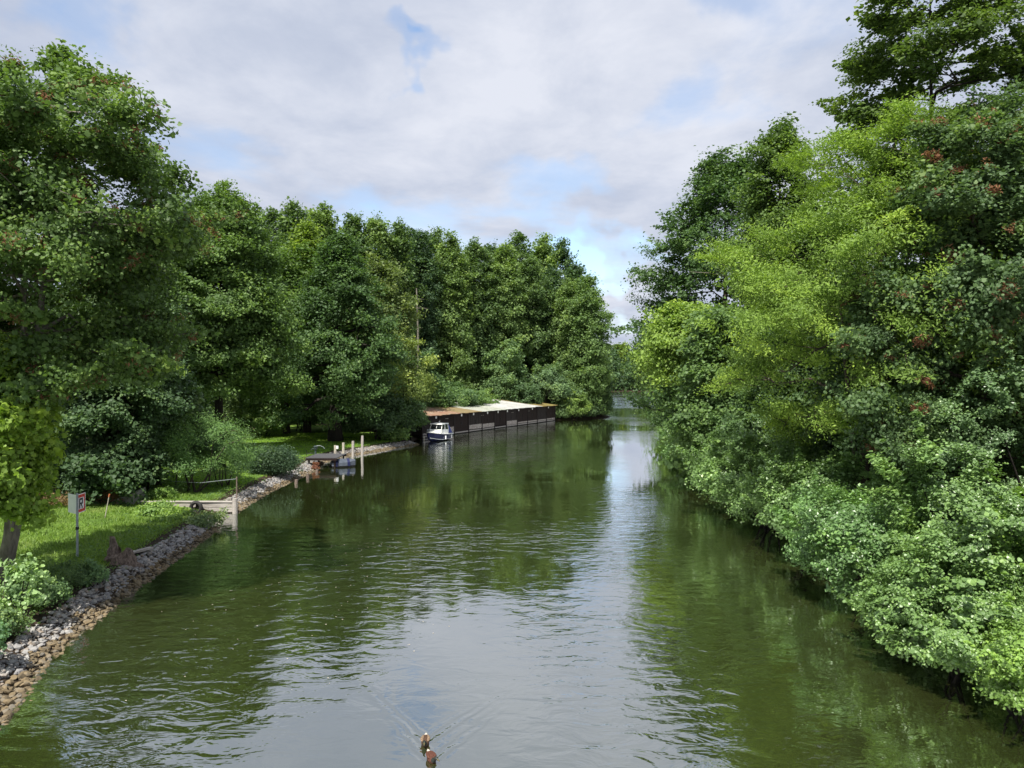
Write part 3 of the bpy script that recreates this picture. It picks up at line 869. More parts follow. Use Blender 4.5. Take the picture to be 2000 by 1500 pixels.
def roof_mat(name, stops, scale=1.2):
    m, nt, out = new_mat(name)
    p = N(nt, 'ShaderNodeBsdfPrincipled')
    p.inputs['Roughness'].default_value = 0.8
    p.inputs['Specular IOR Level'].default_value = 0.25
    nt.links.new(p.outputs[0], out.inputs[0])
    tc = N(nt, 'ShaderNodeTexCoord')
    mp = N(nt, 'ShaderNodeMapping')
    mp.inputs['Scale'].default_value = (1.6, 0.45, 1)
    nt.links.new(tc.outputs['Object'], mp.inputs['Vector'])
    f = noise_tex(nt, scale, 7, 0.65, mp.outputs[0], 0.4)
    nt.links.new(ramp(nt, f, stops), p.inputs['Base Color'])
    wv = N(nt, 'ShaderNodeTexWave')
    wv.bands_direction = 'X'
    wv.inputs['Scale'].default_value = 2.2
    nt.links.new(tc.outputs['Object'], wv.inputs['Vector'])
    b = N(nt, 'ShaderNodeBump')
    b.inputs['Strength'].default_value = 0.6
    b.inputs['Distance'].default_value = 0.04
    nt.links.new(wv.outputs['Fac'], b.inputs['Height'])
    nt.links.new(b.outputs[0], p.inputs['Normal'])
    return m


R_RED = roof_mat('roof_red', [(0.32, (0.20, 0.09, 0.066)), (0.44, (0.27, 0.14, 0.10)), (0.54, (0.22, 0.15, 0.085)), (0.64, (0.35, 0.30, 0.25))])
R_OCHRE = roof_mat('roof_ochre', [(0.3, (0.12, 0.095, 0.045)), (0.5, (0.22, 0.155, 0.08)), (0.62, (0.16, 0.16, 0.07)), (0.72, (0.34, 0.31, 0.26))], 1.6)
R_GREY = roof_mat('roof_lichen', [(0.3, (0.12, 0.145, 0.08)), (0.46, (0.28, 0.30, 0.24)), (0.58, (0.40, 0.40, 0.37)), (0.7, (0.22, 0.17, 0.11))], 1.6)
R_WHITE = roof_mat('roof_white', [(0.34, (0.22, 0.22, 0.195)), (0.46, (0.36, 0.36, 0.34)), (0.6, (0.46, 0.46, 0.45))])
R_MOSS = roof_mat('roof_moss', [(0.3, (0.12, 0.075, 0.04)), (0.5, (0.17, 0.13, 0.045)), (0.7, (0.20, 0.20, 0.05))], 1.4)

# ---------------------------------------------------------------- boathouse
U = Vector((0.41, 0.912)).normalized()
bh = empty('boathouse', (-10.0, 85.2, 0), math.atan2(U.y, U.x))
tag(bh, 'long low dark boathouse with a patchy red, grey and white sloping roof', 'boathouse')
LEN, DEP = 41.0, 7.0
b = MB()
b.box((LEN / 2, DEP, 1.7), (LEN, 0.12, 3.0))
b.box((0.06, DEP / 2, 1.45), (0.12, DEP - 0.14, 2.2))
b.box((LEN - 0.06, DEP / 2, 1.45), (0.12, DEP - 0.14, 2.2))
b.build('wall', M_BROWN2, bh)
nb = 11
bw = LEN / nb
rb = rng_of(5)
for i in range(nb):
    x0 = i * bw
    low = 0.30 + rb.uniform(-0.03, 0.05)
    b = MB()
    npk = 16
    for k in range(npk):
        wv_ = (bw - 0.24) / npk
        b.box((x0 + 0.12 + (k + 0.5) * wv_, 0.0 + rb.uniform(-0.012, 0.012), (low + 2.30) / 2), (wv_ * 0.94, 0.05, 2.30 - low))
    door = b.build('door', M_BROWN if i % 3 else M_BROWN2, bh)
    hb = MB()
    hb.box((x0 + bw * 0.5, -0.05, 1.25), (0.06, 0.05, 0.35))
    hb.build('handle', M_BLACK, door)
    if i in (1, 3, 4, 6, 7, 8, 9, 10) or i == 0:
        hgt_ = {1: 0.62, 3: 0.55, 4: 0.50, 6: 0.55}.get(i, 0.20)
        MB().box((x0 + bw / 2, -0.045, low + hgt_ / 2), (bw - 0.30, 0.03, hgt_)).build('kick_board', M_PALEB, bh)
    MB().box((x0, -0.02, 1.1), (0.16, 0.16, 2.5)).build('post', M_BROWN2, bh)
MB().box((LEN, -0.02, 1.1), (0.16, 0.16, 2.5)).build('post', M_BROWN2, bh)
MB().box((LEN / 2, 0.06, 0.16), (LEN, 0.18, 0.16)).build('sill_beam', M_WOODGREY, bh)
MB().box((LEN / 2, -0.06, 2.37), (LEN, 0.06, 0.14)).build('fascia', M_BROWN, bh)
for s_ in (3.0, 9.2, 12.4, 16.4, 19.6, 22.6, 26.5, 31.5, 38.0):
    MB().box((s_, -0.115, 2.22), (0.30, 0.03, 0.28), bev=0.004).build('number_plate', M_WHITE, bh)
for s_ in (5.6, 15.0, 24.4, 30.2):
    MB().box((s_, -0.06, 1.95), (0.7, 0.03, 0.05)).build('hinge_rail', M_PALEB, bh)
for (a_, c_, mt, lift) in ((-0.4, 8.5, R_RED, 0.0), (8.5, 14.0, R_OCHRE, 0.012), (14.0, 22.0, R_GREY, 0.0), (22.0, 34.6, R_WHITE, 0.03), (34.6, LEN + 0.4, R_MOSS, 0.0)):
    b = MB()
    nseg = max(4, int((c_ - a_) / 0.5))
    rings = []
    for k in range(nseg + 1):
        x_ = a_ + 0.004 + (c_ - a_ - 0.008) * k / nseg
        j_ = 0.012 * math.sin(k * 1.7) + 0.01 * rb.normal()
        rings.append([(x_, -0.5 + 0.03 * rb.normal(), 2.44 + lift + j_), (x_, DEP * 0.5, 2.92 + lift + j_), (x_, DEP + 0.3, 3.38 + lift + j_), (x_, DEP + 0.3, 3.43 + lift + j_), (x_, DEP * 0.5, 2.97 + lift + j_), (x_, -0.5, 2.49 + lift + j_)])
    b.loft(rings)
    b.build('roof_sheet', mt, bh)

# ---------------------------------------------------------------- moored cabin boat
bt = empty('cabin_boat', (-7.95, 82.6, 0.0), math.atan2(-U.y, -U.x) + 0.10)
tag(bt, 'small navy-hulled cabin boat with white deck moored before the boathouse', 'boat')
st = [(-2.3, 0.86, 0.62, 0.02), (-1.6, 0.93, 0.63, -0.1), (-0.6, 0.96, 0.66, -0.15), (0.4, 0.92, 0.72, -0.15), (1.2, 0.74, 0.80, -0.12), (1.9, 0.44, 0.89, -0.02), (2.35, 0.16, 0.96, 0.2), (2.5, 0.03, 0.99, 0.5)]


def hullring(x, hw, sh, kz, o=0.0):
    ch = 0.12 + 0.28 * max(0, (x - 0.8) / 1.7)
    return [(x, hw + o, sh), (x, hw * 0.96 + o, (sh + ch) / 2), (x, hw * 0.82 + o, ch), (x, 0, kz), (x, -hw * 0.82 - o, ch), (x, -hw * 0.96 - o, (sh + ch) / 2), (x, -hw - o, sh)]


MB().loft([hullring(*s) for s in st]).build('hull', M_NAVY, bt)
for sg in (1, -1):
    b = MB()
    rr_ = []
    for (x, hw, sh, kz) in st[:-1]:
        ch = 0.12 + 0.28 * max(0, (x - 0.8) / 1.7)
        y0 = sg * (hw * 0.83 + 0.006)
        rr_.append([(x, y0, ch + 0.01), (x, y0 + sg * 0.012, ch + 0.06), (x, y0 + sg * 0.002, ch + 0.11)])
    b.loft(rr_, cap=False, close=False)
    b.build('waterline_stripe', M_WHITE, bt)
b = MB()
dk = [(x, hw + 0.035, sh) for (x, hw, sh, kz) in st]
dk2 = [(x, -hw - 0.035, sh) for (x, hw, sh, kz) in st]
b.loft([[(x, y, z + 0.005), (x, y, z + 0.06), (x, 0, z + 0.11), (x, -y, z + 0.06), (x, -y, z + 0.005)] for (x, y, z) in dk])
b.build('deck', M_WHITE, bt)
b = MB()
b.loft([[(1.55, 0.34, 0.86), (1.55, -0.34, 0.86), (1.5, -0.3, 1.0), (1.5, 0.3, 1.0)], [(0.75, 0.64, 0.80), (0.75, -0.64, 0.80), (0.72, -0.58, 1.16), (0.72, 0.58, 1.16)]])
b.build('foredeck_trunk', M_WHITE, bt)
cab = MB()
cab.loft([[(0.85, 0.72, 0.76), (0.85, -0.72, 0.76), (-1.1, -0.78, 0.70), (-1.1, 0.78, 0.70)], [(0.62, 0.68, 1.22), (0.62, -0.68, 1.22), (-1.1, -0.76, 1.16), (-1.1, 0.76, 1.16)]])
cabin = cab.build('cabin', M_WHITE, bt)
b = MB()
b.loft([[(0.60, 0.655, 1.225), (0.60, -0.655, 1.225), (-1.08, -0.73, 1.165), (-1.08, 0.73, 1.165)], [(0.28, 0.60, 1.74), (0.28, -0.60, 1.74), (-1.08, -0.66, 1.74), (-1.08, 0.66, 1.74)]])
b.build('window_glass', M_GLASS, bt)
b = MB()
for sg in (1, -1):
    b.cyl((0.62, sg * 0.675, 1.2), (0.30, sg * 0.62, 1.76), 0.035, k=6)
    b.cyl((-0.25, sg * 0.715, 1.18), (-0.32, sg * 0.65, 1.76), 0.03, k=6)
    b.cyl((-1.08, sg * 0.745, 1.15), (-1.08, sg * 0.68, 1.76), 0.035, k=6)
b.cyl((0.62, 0.05, 1.22), (0.30, 0.05, 1.76), 0.022, k=6)
b.build('window_frame', M_WHITE, bt)
MB().loft([[(0.55, 0.68, 1.745), (0.55, -0.68, 1.745), (-1.2, -0.74, 1.745), (-1.2, 0.74, 1.745)], [(0.50, 0.66, 1.82), (0.50, -0.66, 1.82), (-1.2, -0.72, 1.84), (-1.2, 0.72, 1.84)]]).build('roof', M_WHITE, bt)
MB().loft([[(-1.22, 0.72, 0.75), (-1.22, -0.72, 0.75), (-1.22, -0.66, 1.74), (-1.22, 0.66, 1.74)], [(-2.15, 0.78, 0.72), (-2.15, -0.78, 0.72), (-1.7, -0.6, 1.5), (-1.7, 0.6, 1.5)]]).build('stern_canopy', M_BLUE, bt)
b = MB()
pts = [(x, hw * 0.9, sh + 0.36) for (x, hw, sh, kz) in st[3:]]
b.tube(pts, 0.016, 6)
b.tube([(x, -y, z) for (x, y, z) in pts], 0.016, 6)
b.tube([pts[-1], (pts[-1][0], -pts[-1][1], pts[-1][2])], 0.016, 6)
for (x, y, z) in pts[::2]:
    b.cyl((x, y, z - 0.34), (x, y, z), 0.012, k=5)
    b.cyl((x, -y, z - 0.34), (x, -y, z), 0.012, k=5)
b.build('bow_rail', M_POST, bt)
b = MB()
b.cyl((-1.75, -0.62, 0.7), (-1.75, -0.62, 1.95), 0.10, 0.08, 10)
b.build('stern_light_post', M_WHITE, bt)
MB().cyl((-0.5, 0.0, 1.82), (-0.5, 0.0, 2.15), 0.02, k=6).cyl((0.1, 0.4, 1.82), (0.1, 0.4, 1.92), 0.06, 0.03, 8).build('roof_light', M_WHITE, bt)
b = MB()
for x in (-1.4, 0.2):
    b.cyl((x, 0.99, 0.18), (x, 0.99, 0.55), 0.075, 0.075, 8)
b.build('fender', M_WHITE, bt)
# mooring stake by the bow
MB().cyl((X(829, 79), 79.0, -0.8), (X(829, 79) - 0.05, 79.0, 0.75), 0.05, 0.04, 8).build('mooring_stake', M_PILE)
tag(bpy.data.objects['mooring_stake'], 'thin pale stake in the water just left of the moored boat', 'stake')

# ---------------------------------------------------------------- mooring piles, jetty, dinghy, pump
PILES = [(655, 60.0, 1.40, 'white mooring pile with a small box near its top, at the jetty'), (670.5, 62.0, 1.44, 'white mooring pile second from the jetty, black flecks'), (689, 64.7, 1.36, 'pale grey mooring pile standing alone, third from the jetty'), (707, 66.0, 1.72, 'tallest mooring pile, farthest from the jetty')]
for i, (px, d, zt, lab) in enumerate(PILES):
    o = MB()
    rp = rng_of(300 + i)
    rings = []
    for z in np.linspace(-1.2, zt, 7):
        r = 0.115 - 0.012 * (z / 1.6) + 0.006 * rp.normal()
        rings.append([(r * math.cos(a) + 0.012 * z * (i - 1), r * math.sin(a), z) for a in np.arange(10) / 10 * 2 * PI])
    o.loft(rings)
    ob = o.build('mooring_pile', M_PILE if i < 2 else M_WOODGREY, None, False, (X(px, d), d, 0), 0.3 * i)
    tag(ob, lab, 'pile', 'mooring piles by the jetty')
    if i == 0:
        MB().box((0.16, -0.08, zt - 0.16), (0.18, 0.14, 0.24), bev=0.01).build('pile_box', M_WHITE, ob)
old = [(600, 50.8, 0.30, 'short rotten pile stub at the riprap before the jetty'), (577.5, 48.2, 0.26, 'short rotten pile stub below the dark spiky bush'), (618, 54.0, 0.20, 'tiny pile stub closest to the jetty')]
for i, (px, d, zt, lab) in enumerate(old):
    ob = MB().cyl((0, 0, -0.8), (0.03, 0, zt), 0.12, 0.095, 9).build('pile_stub', M_STUMP, None, False, (X(px, d), d, 0))
    tag(ob, lab, 'pile stub', 'old pile stubs along the bank')

jt = empty('jetty', (-14.05, 58.3, 0.0), 0.0)
tag(jt, 'flat dark wooden jetty sticking out from the lawn by the mooring piles', 'jetty')
b = MB()
for k in range(12):
    b.box((0, -1.5 + 0.27 * k, 0.74), (2.3, 0.25, 0.05))
b.build('deck', M_DECK, jt)
MB().box((0, -1.62, 0.64), (2.3, 0.08, 0.16)).box((0, 1.62, 0.64), (2.3, 0.08, 0.16)).build('beam', M_BROWN, jt)
for (x, y) in ((-0.95, -1.45), (0.95, -1.45), (-0.95, 1.4), (0.95, 1.4)):
    MB().cyl((x, y, -0.9), (x, y, 0.66), 0.07, k=8).build('leg', M_BROWN, jt)

dg = empty('covered_dinghy', (-12.75, 57.6, 0.0), 0.35)
tag(dg, 'small dinghy under a grey-blue tarpaulin floating beside the jetty', 'dinghy')
MB().loft([[(x, w_, 0.30 + s_), (x, w_ * 0.8, -0.08), (x, -w_ * 0.8, -0.08), (x, -w_, 0.30 + s_)] for (x, w_, s_) in ((-0.75, 0.5, 0.0), (-0.2, 0.58, 0.02), (0.5, 0.48, 0.06), (0.95, 0.2, 0.12))]).build('hull', M_RUBBER, dg)
MB().loft([[(x, w_ + 0.04, 0.12), (x, w_ + 0.03, 0.33 + s_), (x, 0.0, 0.52 + s_ + r_), (x, -w_ - 0.03, 0.33 + s_), (x, -w_ - 0.04, 0.12)] for (x, w_, s_, r_) in ((-0.78, 0.5, 0.0, -0.05), (-0.3, 0.58, 0.02, 0.08), (0.3, 0.53, 0.04, 0.02), (0.98, 0.2, 0.12, -0.1))]).build('tarpaulin', M_GREYTARP, dg)
b = MB()
for (x, w_) in ((-0.42, 0.565), (0.45, 0.50)):
    b.loft([[(x - 0.09, w_ + 0.055, 0.10), (x - 0.09, w_ + 0.045, 0.37), (x - 0.09, 0, 0.62), (x - 0.09, -w_ - 0.045, 0.37), (x - 0.09, -w_ - 0.055, 0.10)], [(x + 0.09, w_ + 0.045, 0.10), (x + 0.09, w_ + 0.035, 0.38), (x + 0.09, 0, 0.63), (x + 0.09, -w_ - 0.035, 0.38), (x + 0.09, -w_ - 0.045, 0.10)]], cap=False, close=False)
b.build('tarp_stripe', M_NAVY, dg)

pz = ground_z(X(616, 61.5), 61.5)
pm = empty('hand_pump', (X(616, 61.5), 61.5, pz), 0.2)
tag(pm, 'dark hand pump with a long curved handle on the lawn behind the jetty', 'pump')
MB().cyl((0, 0, 0), (0, 0, 0.55), 0.09, 0.075, 10).cyl((0, 0, 0.55), (0, 0, 0.78), 0.13, 0.17, 12).cyl((0, 0, 0.78), (0, 0, 0.86), 0.19, 0.08, 12).build('body', M_PUMP, pm)
MB().tube([(0.02, 0, 0.84), (0.35, 0, 0.86), (0.6, 0, 0.74), (0.72, 0, 0.6)], 0.022, 6).build('handle', M_POST, pm)
MB().tube([(-0.1, 0, 0.62), (-0.28, 0, 0.6), (-0.33, 0, 0.5)], 0.035, 8).build('spout', M_PUMP, pm)
gcx, gcd = X(606, 60.5), 60.5
gc = empty('garden_rack', (gcx, gcd, ground_z(gcx, gcd)), 0.3)
tag(gc, 'low thin metal rack on the lawn just left of the hand pump', 'rack')
MB().tube([(-0.25, 0, 0), (-0.32, 0, 0.6)], 0.02, 6).tube([(0.25, 0, 0), (0.2, 0, 0.42)], 0.02, 6).build('leg', M_BLACK, gc)
MB().tube([(-0.29, 0, 0.32), (0.22, 0, 0.32)], 0.018, 6).build('rail', M_BLACK, gc)

# ---------------------------------------------------------------- slipway wall, tyre, posts
WY = 37.5
tw = empty('timber_wall', (X(380, WY), WY, 0), 0)
tag(tw, 'low wall of two weathered grey planks at the slipway with an end post', 'wall')
xa, xb = X(268, WY) - tw.location.x, X(455, WY) - tw.location.x
for k, (z0, z1, off) in enumerate(((0.30, 0.53, 0.0), (0.055, 0.285, 0.012))):
    b = MB()
    b.loft([[(x_, off + 0.01 * math.sin(x_ * 3), z0), (x_, 0.14, z0), (x_, 0.14, z1), (x_, off + 0.01 * math.sin(x_ * 3), z1)] for x_ in np.linspace(xa, xb, 14)])
    b.build('plank', M_WOODGREY, tw)
MB().box(((xa + xb) / 2, 0.08, 0.556), (xb - xa, 0.26, 0.045), bev=0.006).build('cap_board', M_WOODGREY, tw)
for x_ in (xa + 0.55, (xa + xb) / 2 + 0.62):
    MB().box((x_, -0.065, 0.2), (0.14, 0.11, 0.70)).build('post', M_BROWN2, tw)
MB().cyl((xb + 0.10, -0.05, -0.9), (xb + 0.10, -0.05, 0.72), 0.13, 0.12, 10).build('end_post', M_WOODGREY, tw)
ty = bpy.data.meshes.new('tyre')
bm_ = bmesh.new()
Rk, rk = 0.24, 0.095
prof_ = [(Rk + rk * math.cos(a) * 0.95, rk * 1.15 * math.sin(a)) for a in np.arange(8) / 8 * 2 * PI]
vs = [[bm_.verts.new((r * math.cos(t), y, r * math.sin(t))) for (r, y) in prof_] for t in np.arange(24) / 24 * 2 * PI]
for i in range(24):
    for j in range(8):
        bm_.faces.new((vs[i][j], vs[i][(j + 1) % 8], vs[(i + 1) % 24][(j + 1) % 8], vs[(i + 1) % 24][j]))
bmesh.ops.recalc_face_normals(bm_, faces=bm_.faces)
bm_.to_mesh(ty)
bm_.free()
o = link('tyre', ty, None, M_RUBBER)
o.location = (X(386, WY), WY - 0.22, 0.32)
tag(o, 'old black tyre hung as a fender on the slipway wall', 'tyre')
o = MB().cyl((0, 0, -0.8), (0.02, 0, 0.42), 0.085, 0.075, 9).build('slipway_post', M_PILE, None, False, (X(428, 34.9), 34.9, 0))
tag(o, 'pale short post at the water edge in front of the slipway wall', 'post')
rx_, rd_ = X(248, 38), 38
MB().loft([[(-0.75, -0.6, -0.2), (-0.75, 0.6, -0.2), (-0.75, 0.6, 0.12), (-0.75, -0.6, 0.04)], [(0.62, -0.6, -0.2), (0.62, 0.6, -0.2), (0.62, 0.6, 0.62), (0.62, -0.6, 0.50)]]).build('concrete_ramp', M_CONC, None, False, (rx_, rd_, ground_z(rx_, rd_) - 0.08), 0.0)
tag(bpy.data.objects['concrete_ramp'], 'sloping grey concrete kerb at the lawn end of the slipway wall', 'ramp')

fz = ground_z(X(289, 41), 41)
fc = empty('wire_fence', (X(289, 41), 41, fz), 0)
tag(fc, 'sagging wire between dark posts behind the slipway wall', 'fence')
MB().cyl((0, 0, -0.2), (0, 0, 1.25), 0.05, k=8).build('post', M_BROWN, fc)
ex = X(462, 39.2) - X(289, 41)
MB().cyl((ex, -1.8, -0.4), (ex, -1.8, 0.95), 0.035, k=8).build('post', M_STUMP, fc)
MB().tube([(0, 0, 0.82 - 0.0), (ex * 0.3, -0.54, 0.55), (ex * 0.6, -1.1, 0.55), (ex, -1.8, 0.85)], 0.012, 5).build('wire', M_POST, fc)

# ---------------------------------------------------------------- waterway sign
sx, sd = X(150, 26), 26.0
sz = ground_z(sx, sd)
sg_ = empty('waterway_sign', (sx, sd, sz), 0)
tag(sg_, 'two-plate waterway sign on a grey post, one plate white, one red-bordered with a black letter', 'sign')
MB().cyl((0, 0, -0.3), (0, 0, 2.15), 0.038, k=12).build('post', M_POST, sg_)
MB().cyl((0, 0, 0.93), (0, 0, 1.02), 0.055, k=12).build('clamp', M_BLACK, sg_)


def plate_frame(ang, pw, ph, z0, off):
    """matrix: plate local x along the ground direction ang, z up, -y facing out"""
    return Matrix.Translation((math.cos(ang) * off[0], math.sin(ang) * off[0] + off[1], z0)) @ Matrix.Rotation(ang, 4, 'Z')


def plate_part(name, mat, M4, boxes, parent, polys=()):
    b = MB()
    for (cx, cz, sx_, sz_, y0, th) in boxes:
        b.box((cx, y0, cz), (sx_, th, sz_))
    for pl in polys:
        b.prism([(q[0], pl[1], q[1]) for q in pl[0]], (0, -0.004, 0))
    o = b.build(name, mat, parent)
    o.matrix_local = M4
    return o


A_R = math.radians(96.0)
A_L = math.radians(141.0)
PW = 0.64
MR = plate_frame(A_R, PW, PW, 1.46, (0.02, -0.05))
red = plate_part('red_plate', M_SIGNR, MR, [(PW / 2, PW / 2, PW, PW, 0.0, 0.012)], sg_)
plate_part('plate_edge', M_SIGNW, MR, [(PW / 2, 0.012, PW, 0.024, -0.009, 0.006), (PW / 2, PW - 0.012, PW, 0.024, -0.009, 0.006), (0.012, PW / 2, 0.024, PW - 0.05, -0.009, 0.006), (PW - 0.012, PW / 2, 0.024, PW - 0.05, -0.009, 0.006)], sg_)
plate_part('white_field', M_SIGNW, MR, [(PW / 2, PW / 2, PW - 0.25, PW - 0.25, -0.009, 0.006)], sg_)
y_ = -0.013
plate_part('black_letter', M_BLACK, MR, [(0.20, PW / 2, 0.085, 0.35, y_ - 0.002, 0.004), (0.30, PW / 2 + 0.142, 0.135, 0.065, y_ - 0.002, 0.004), (0.30, PW / 2 - 0.005, 0.135, 0.06, y_ - 0.002, 0.004), (0.398, PW / 2 + 0.07, 0.08, 0.209, y_ - 0.002, 0.004)], sg_, [([(0.29, PW / 2 - 0.038), (0.36, PW / 2 - 0.038), (0.44, PW / 2 - 0.175), (0.365, PW / 2 - 0.175)], y_)])
ML = plate_frame(A_L, PW, PW, 1.46, (0.02, -0.05))
plate_part('white_plate', M_SIGNW, ML, [(PW * 0.5, PW / 2, PW, PW, 0.0, 0.012)], sg_)

# ---------------------------------------------------------------- stump, plank, stake, tarp, bare trunk
stx, std = X(232, 25.6), 25.6
stz = ground_z(stx, std)
rs = rng_of(8)
b = MB()
k = 18
ang = np.arange(k) / k * 2 * PI
rings = []
prong = 0.34 + 0.46 * np.exp(-((ang - 2.7) / 0.75) ** 2) + 0.22 * np.exp(-((ang - 0.7) / 0.5) ** 2) + 0.07 * rs.normal(size=k)
rad0 = 0.50 + 0.16 * np.sin(3 * ang + 0.5) + 0.08 * np.sin(7 * ang) + 0.05 * rs.normal(size=k)
for f in np.linspace(0, 1, 7):
    r = rad0 * (1 - 0.5 * f ** 0.6) + 0.03 * rs.normal(size=k)
    rings.append([(r[i] * math.cos(ang[i]) * 1.15, r[i] * math.sin(ang[i]), -0.2 + f * (prong[i] + 0.2) + 0.02 * rs.normal() * f) for i in range(k)])
rings.append([(0.14 * math.cos(a), 0.12 * math.sin(a), 0.22 + 0.04 * rs.normal()) for a in ang])
b.loft(rings)
o = b.build('tree_stump', M_STUMP, None, False, (stx, std, stz))
tag(o, 'jagged grey-brown tree stump at the top of the riprap', 'stump')
plx, pld = X(286, 27.0), 27.0
o = MB().box((0, 0, 0), (1.25, 0.22, 0.07), rz=0.0, bev=0.01).build('weathered_plank', M_WOODGREY, None, False, (plx - 0.35, pld, ground_z(plx - 0.35, pld) + 0.08), 1.15)
tag(o, 'ochre-stained plank lying on the bank edge right of the stump', 'plank')
kx, kd = X(203, 33.5), 33.5
kz = ground_z(kx, kd)
ob = empty('wooden_stake', (kx, kd, kz), 0)
tag(ob, 'thin leaning wooden stake with an orange tip on the lawn', 'stake')
MB().cyl((0, 0, -0.15), (0.20, 0, 0.92), 0.022, 0.02, 7).build('shaft', M_PILE, ob)
MB().cyl((0.203, 0, 0.93), (0.23, 0, 1.06), 0.03, 0.03, 7).build('tip', simple_mat('orange_tip', (0.5, 0.16, 0.06), (0.4, 0.12, 0.05)), ob)


def cloth(name, loc, w_, d_, h_, mat, label, cat, seed):
    r_ = rng_of(seed)
    n_ = 14
    V, Fq = [], []
    for i in range(n_):
        for j in range(n_):
            u, v = i / (n_ - 1) * 2 - 1, j / (n_ - 1) * 2 - 1
            e = max(abs(u), abs(v))
            V.append((u * w_ / 2, v * d_ / 2, h_ * (1 - 0.75 * e ** 4) + 0.06 * mnoise(Vector((u * 2, v * 2, seed)))))
    for i in range(n_ - 1):
        for j in range(n_ - 1):
            a = i * n_ + j
            Fq.append((a, a + n_, a + n_ + 1, a + 1))
    me = mesh_from(name, V, np.array(Fq).ravel(), np.full(len(Fq), 4), mat, True)
    o = link(name, me)
    o.location = loc
    tag(o, label, cat)
    md = o.modifiers.new('thick', 'SOLIDIFY')
    md.thickness = 0.02
    return o


cloth('blue_tarp', (X(134, 50), 50, ground_z(X(134, 50), 50)), 2.6, 1.8, 1.45, M_TARP, 'bright blue tarpaulin over a heap glimpsed through the foliage behind the sign', 'tarp', 3)

bx, bd = X(813, 101), 101.0
bz = ground_z(bx, bd)
bt_ = empty('bare_pine', (bx, bd, bz), 0)
tag(bt_, 'pale bare dead trunk standing up in front of the dark wood', 'dead tree')
tb = Tubes()
hh = Z(560, bd) - bz
tt_ = np.linspace(0, 1, 9)
tb.add(np.stack([0.25 * np.sin(tt_ * 3), 0 * tt_, hh * tt_ - 0.2], 1), 0.19 * (1 - 0.6 * tt_), 8)
link('trunk', tb.mesh('bare_trunk', M_BARK_PALE), bt_)
tb = Tubes()
rs = rng_of(9)
for i in range(16):
    h_ = hh * rs.uniform(0.35, 0.98)
    a = rs.uniform(0, 6.28)
    l_ = rs.uniform(0.5, 1.5)
    p0 = np.array([0.25 * math.sin(h_ / hh * 3), 0, h_])
    tb.add(np.stack([p0, p0 + np.array([math.cos(a), math.sin(a), 0.1]) * l_ * 0.5, p0 + np.array([math.cos(a), math.sin(a), -0.05]) * l_]), [0.035, 0.025, 0.008], 4)
link('branches', tb.mesh('bare_branches', M_BARK_PALE), bt_)

# ---------------------------------------------------------------- riprap
path = [p_ for p_ in LSH if 7 < p_[1] < 79]
seg = [(Vector(a), Vector(b)) for a, b in zip(path[:-1], path[1:])]
cum = [0]
for a, b_ in seg:
    cum.append(cum[-1] + (b_ - a).length)


def along(s):
    for i, (a, b_) in enumerate(seg):
        if s <= cum[i + 1] or i == len(seg) - 1:
            f = (s - cum[i]) / max(1e-6, cum[i + 1] - cum[i])
            d = (b_ - a).normalized()
            return a.lerp(b_, f), Vector((-d.y, d.x))


def stone_mat(name, cols):
    m, nt, out = new_mat(name)
    p = N(nt, 'ShaderNodeBsdfPrincipled')
    p.inputs['Roughness'].default_value = 0.85
    p.inputs['Specular IOR Level'].default_value = 0.25
    nt.links.new(p.outputs[0], out.inputs[0])
    geo = N(nt, 'ShaderNodeNewGeometry')
    oi = N(nt, 'ShaderNodeObjectInfo')
    at = N(nt, 'ShaderNodeAttribute', attribute_name='lv')
    f = noise_tex(nt, 9.0, 5, 0.6, geo.outputs['Position'])
    k = math_node(nt, 'FRACT', math_node(nt, 'ADD', at.outputs['Fac'], oi.outputs['Random']))
    nt.links.new(ramp(nt, math_node(nt, 'MULTIPLY_ADD', f, 0.5, math_node(nt, 'MULTIPLY', k, 0.6)), cols), p.inputs['Base Color'])
    b = N(nt, 'ShaderNodeBump')
    b.inputs['Strength'].default_value = 0.5
    b.inputs['Distance'].default_value = 0.02
    nt.links.new(f, b.inputs['Height'])
    nt.links.new(b.outputs[0], p.inputs['Normal'])
    return m


M_SGREY = stone_mat('grey_stone', [(0.15, (0.11, 0.106, 0.108)), (0.4, (0.21, 0.205, 0.205)), (0.62, (0.32, 0.31, 0.295)), (0.85, (0.22, 0.18, 0.145))])
M_SRUST = stone_mat('rusty_stone', [(0.15, (0.06, 0.05, 0.035)), (0.4, (0.13, 0.10, 0.06)), (0.62, (0.19, 0.145, 0.085)), (0.85, (0.15, 0.137, 0.115))])


def stone_verts(seed, sub=2):
    bm_ = bmesh.new()
    bmesh.ops.create_icosphere(bm_, subdivisions=sub, radius=1.0)
    r_ = rng_of(seed)
    V = np.array([v.co[:] for v in bm_.verts])
    for _ in range(9):
        nrm = r_.normal(size=3)
        nrm /= np.linalg.norm(nrm)
        c = r_.uniform(0.45, 0.8)
        d = V @ nrm
        over = np.maximum(0, d - c)
        V = V - over[:, None] * nrm[None, :] * 0.95
    V *= np.array([1.0, r_.uniform(0.65, 0.9), r_.uniform(0.42, 0.65)])
    Fc = np.array([[v.index for v in f.verts] for f in bm_.faces])
    bm_.free()
    return V, Fc


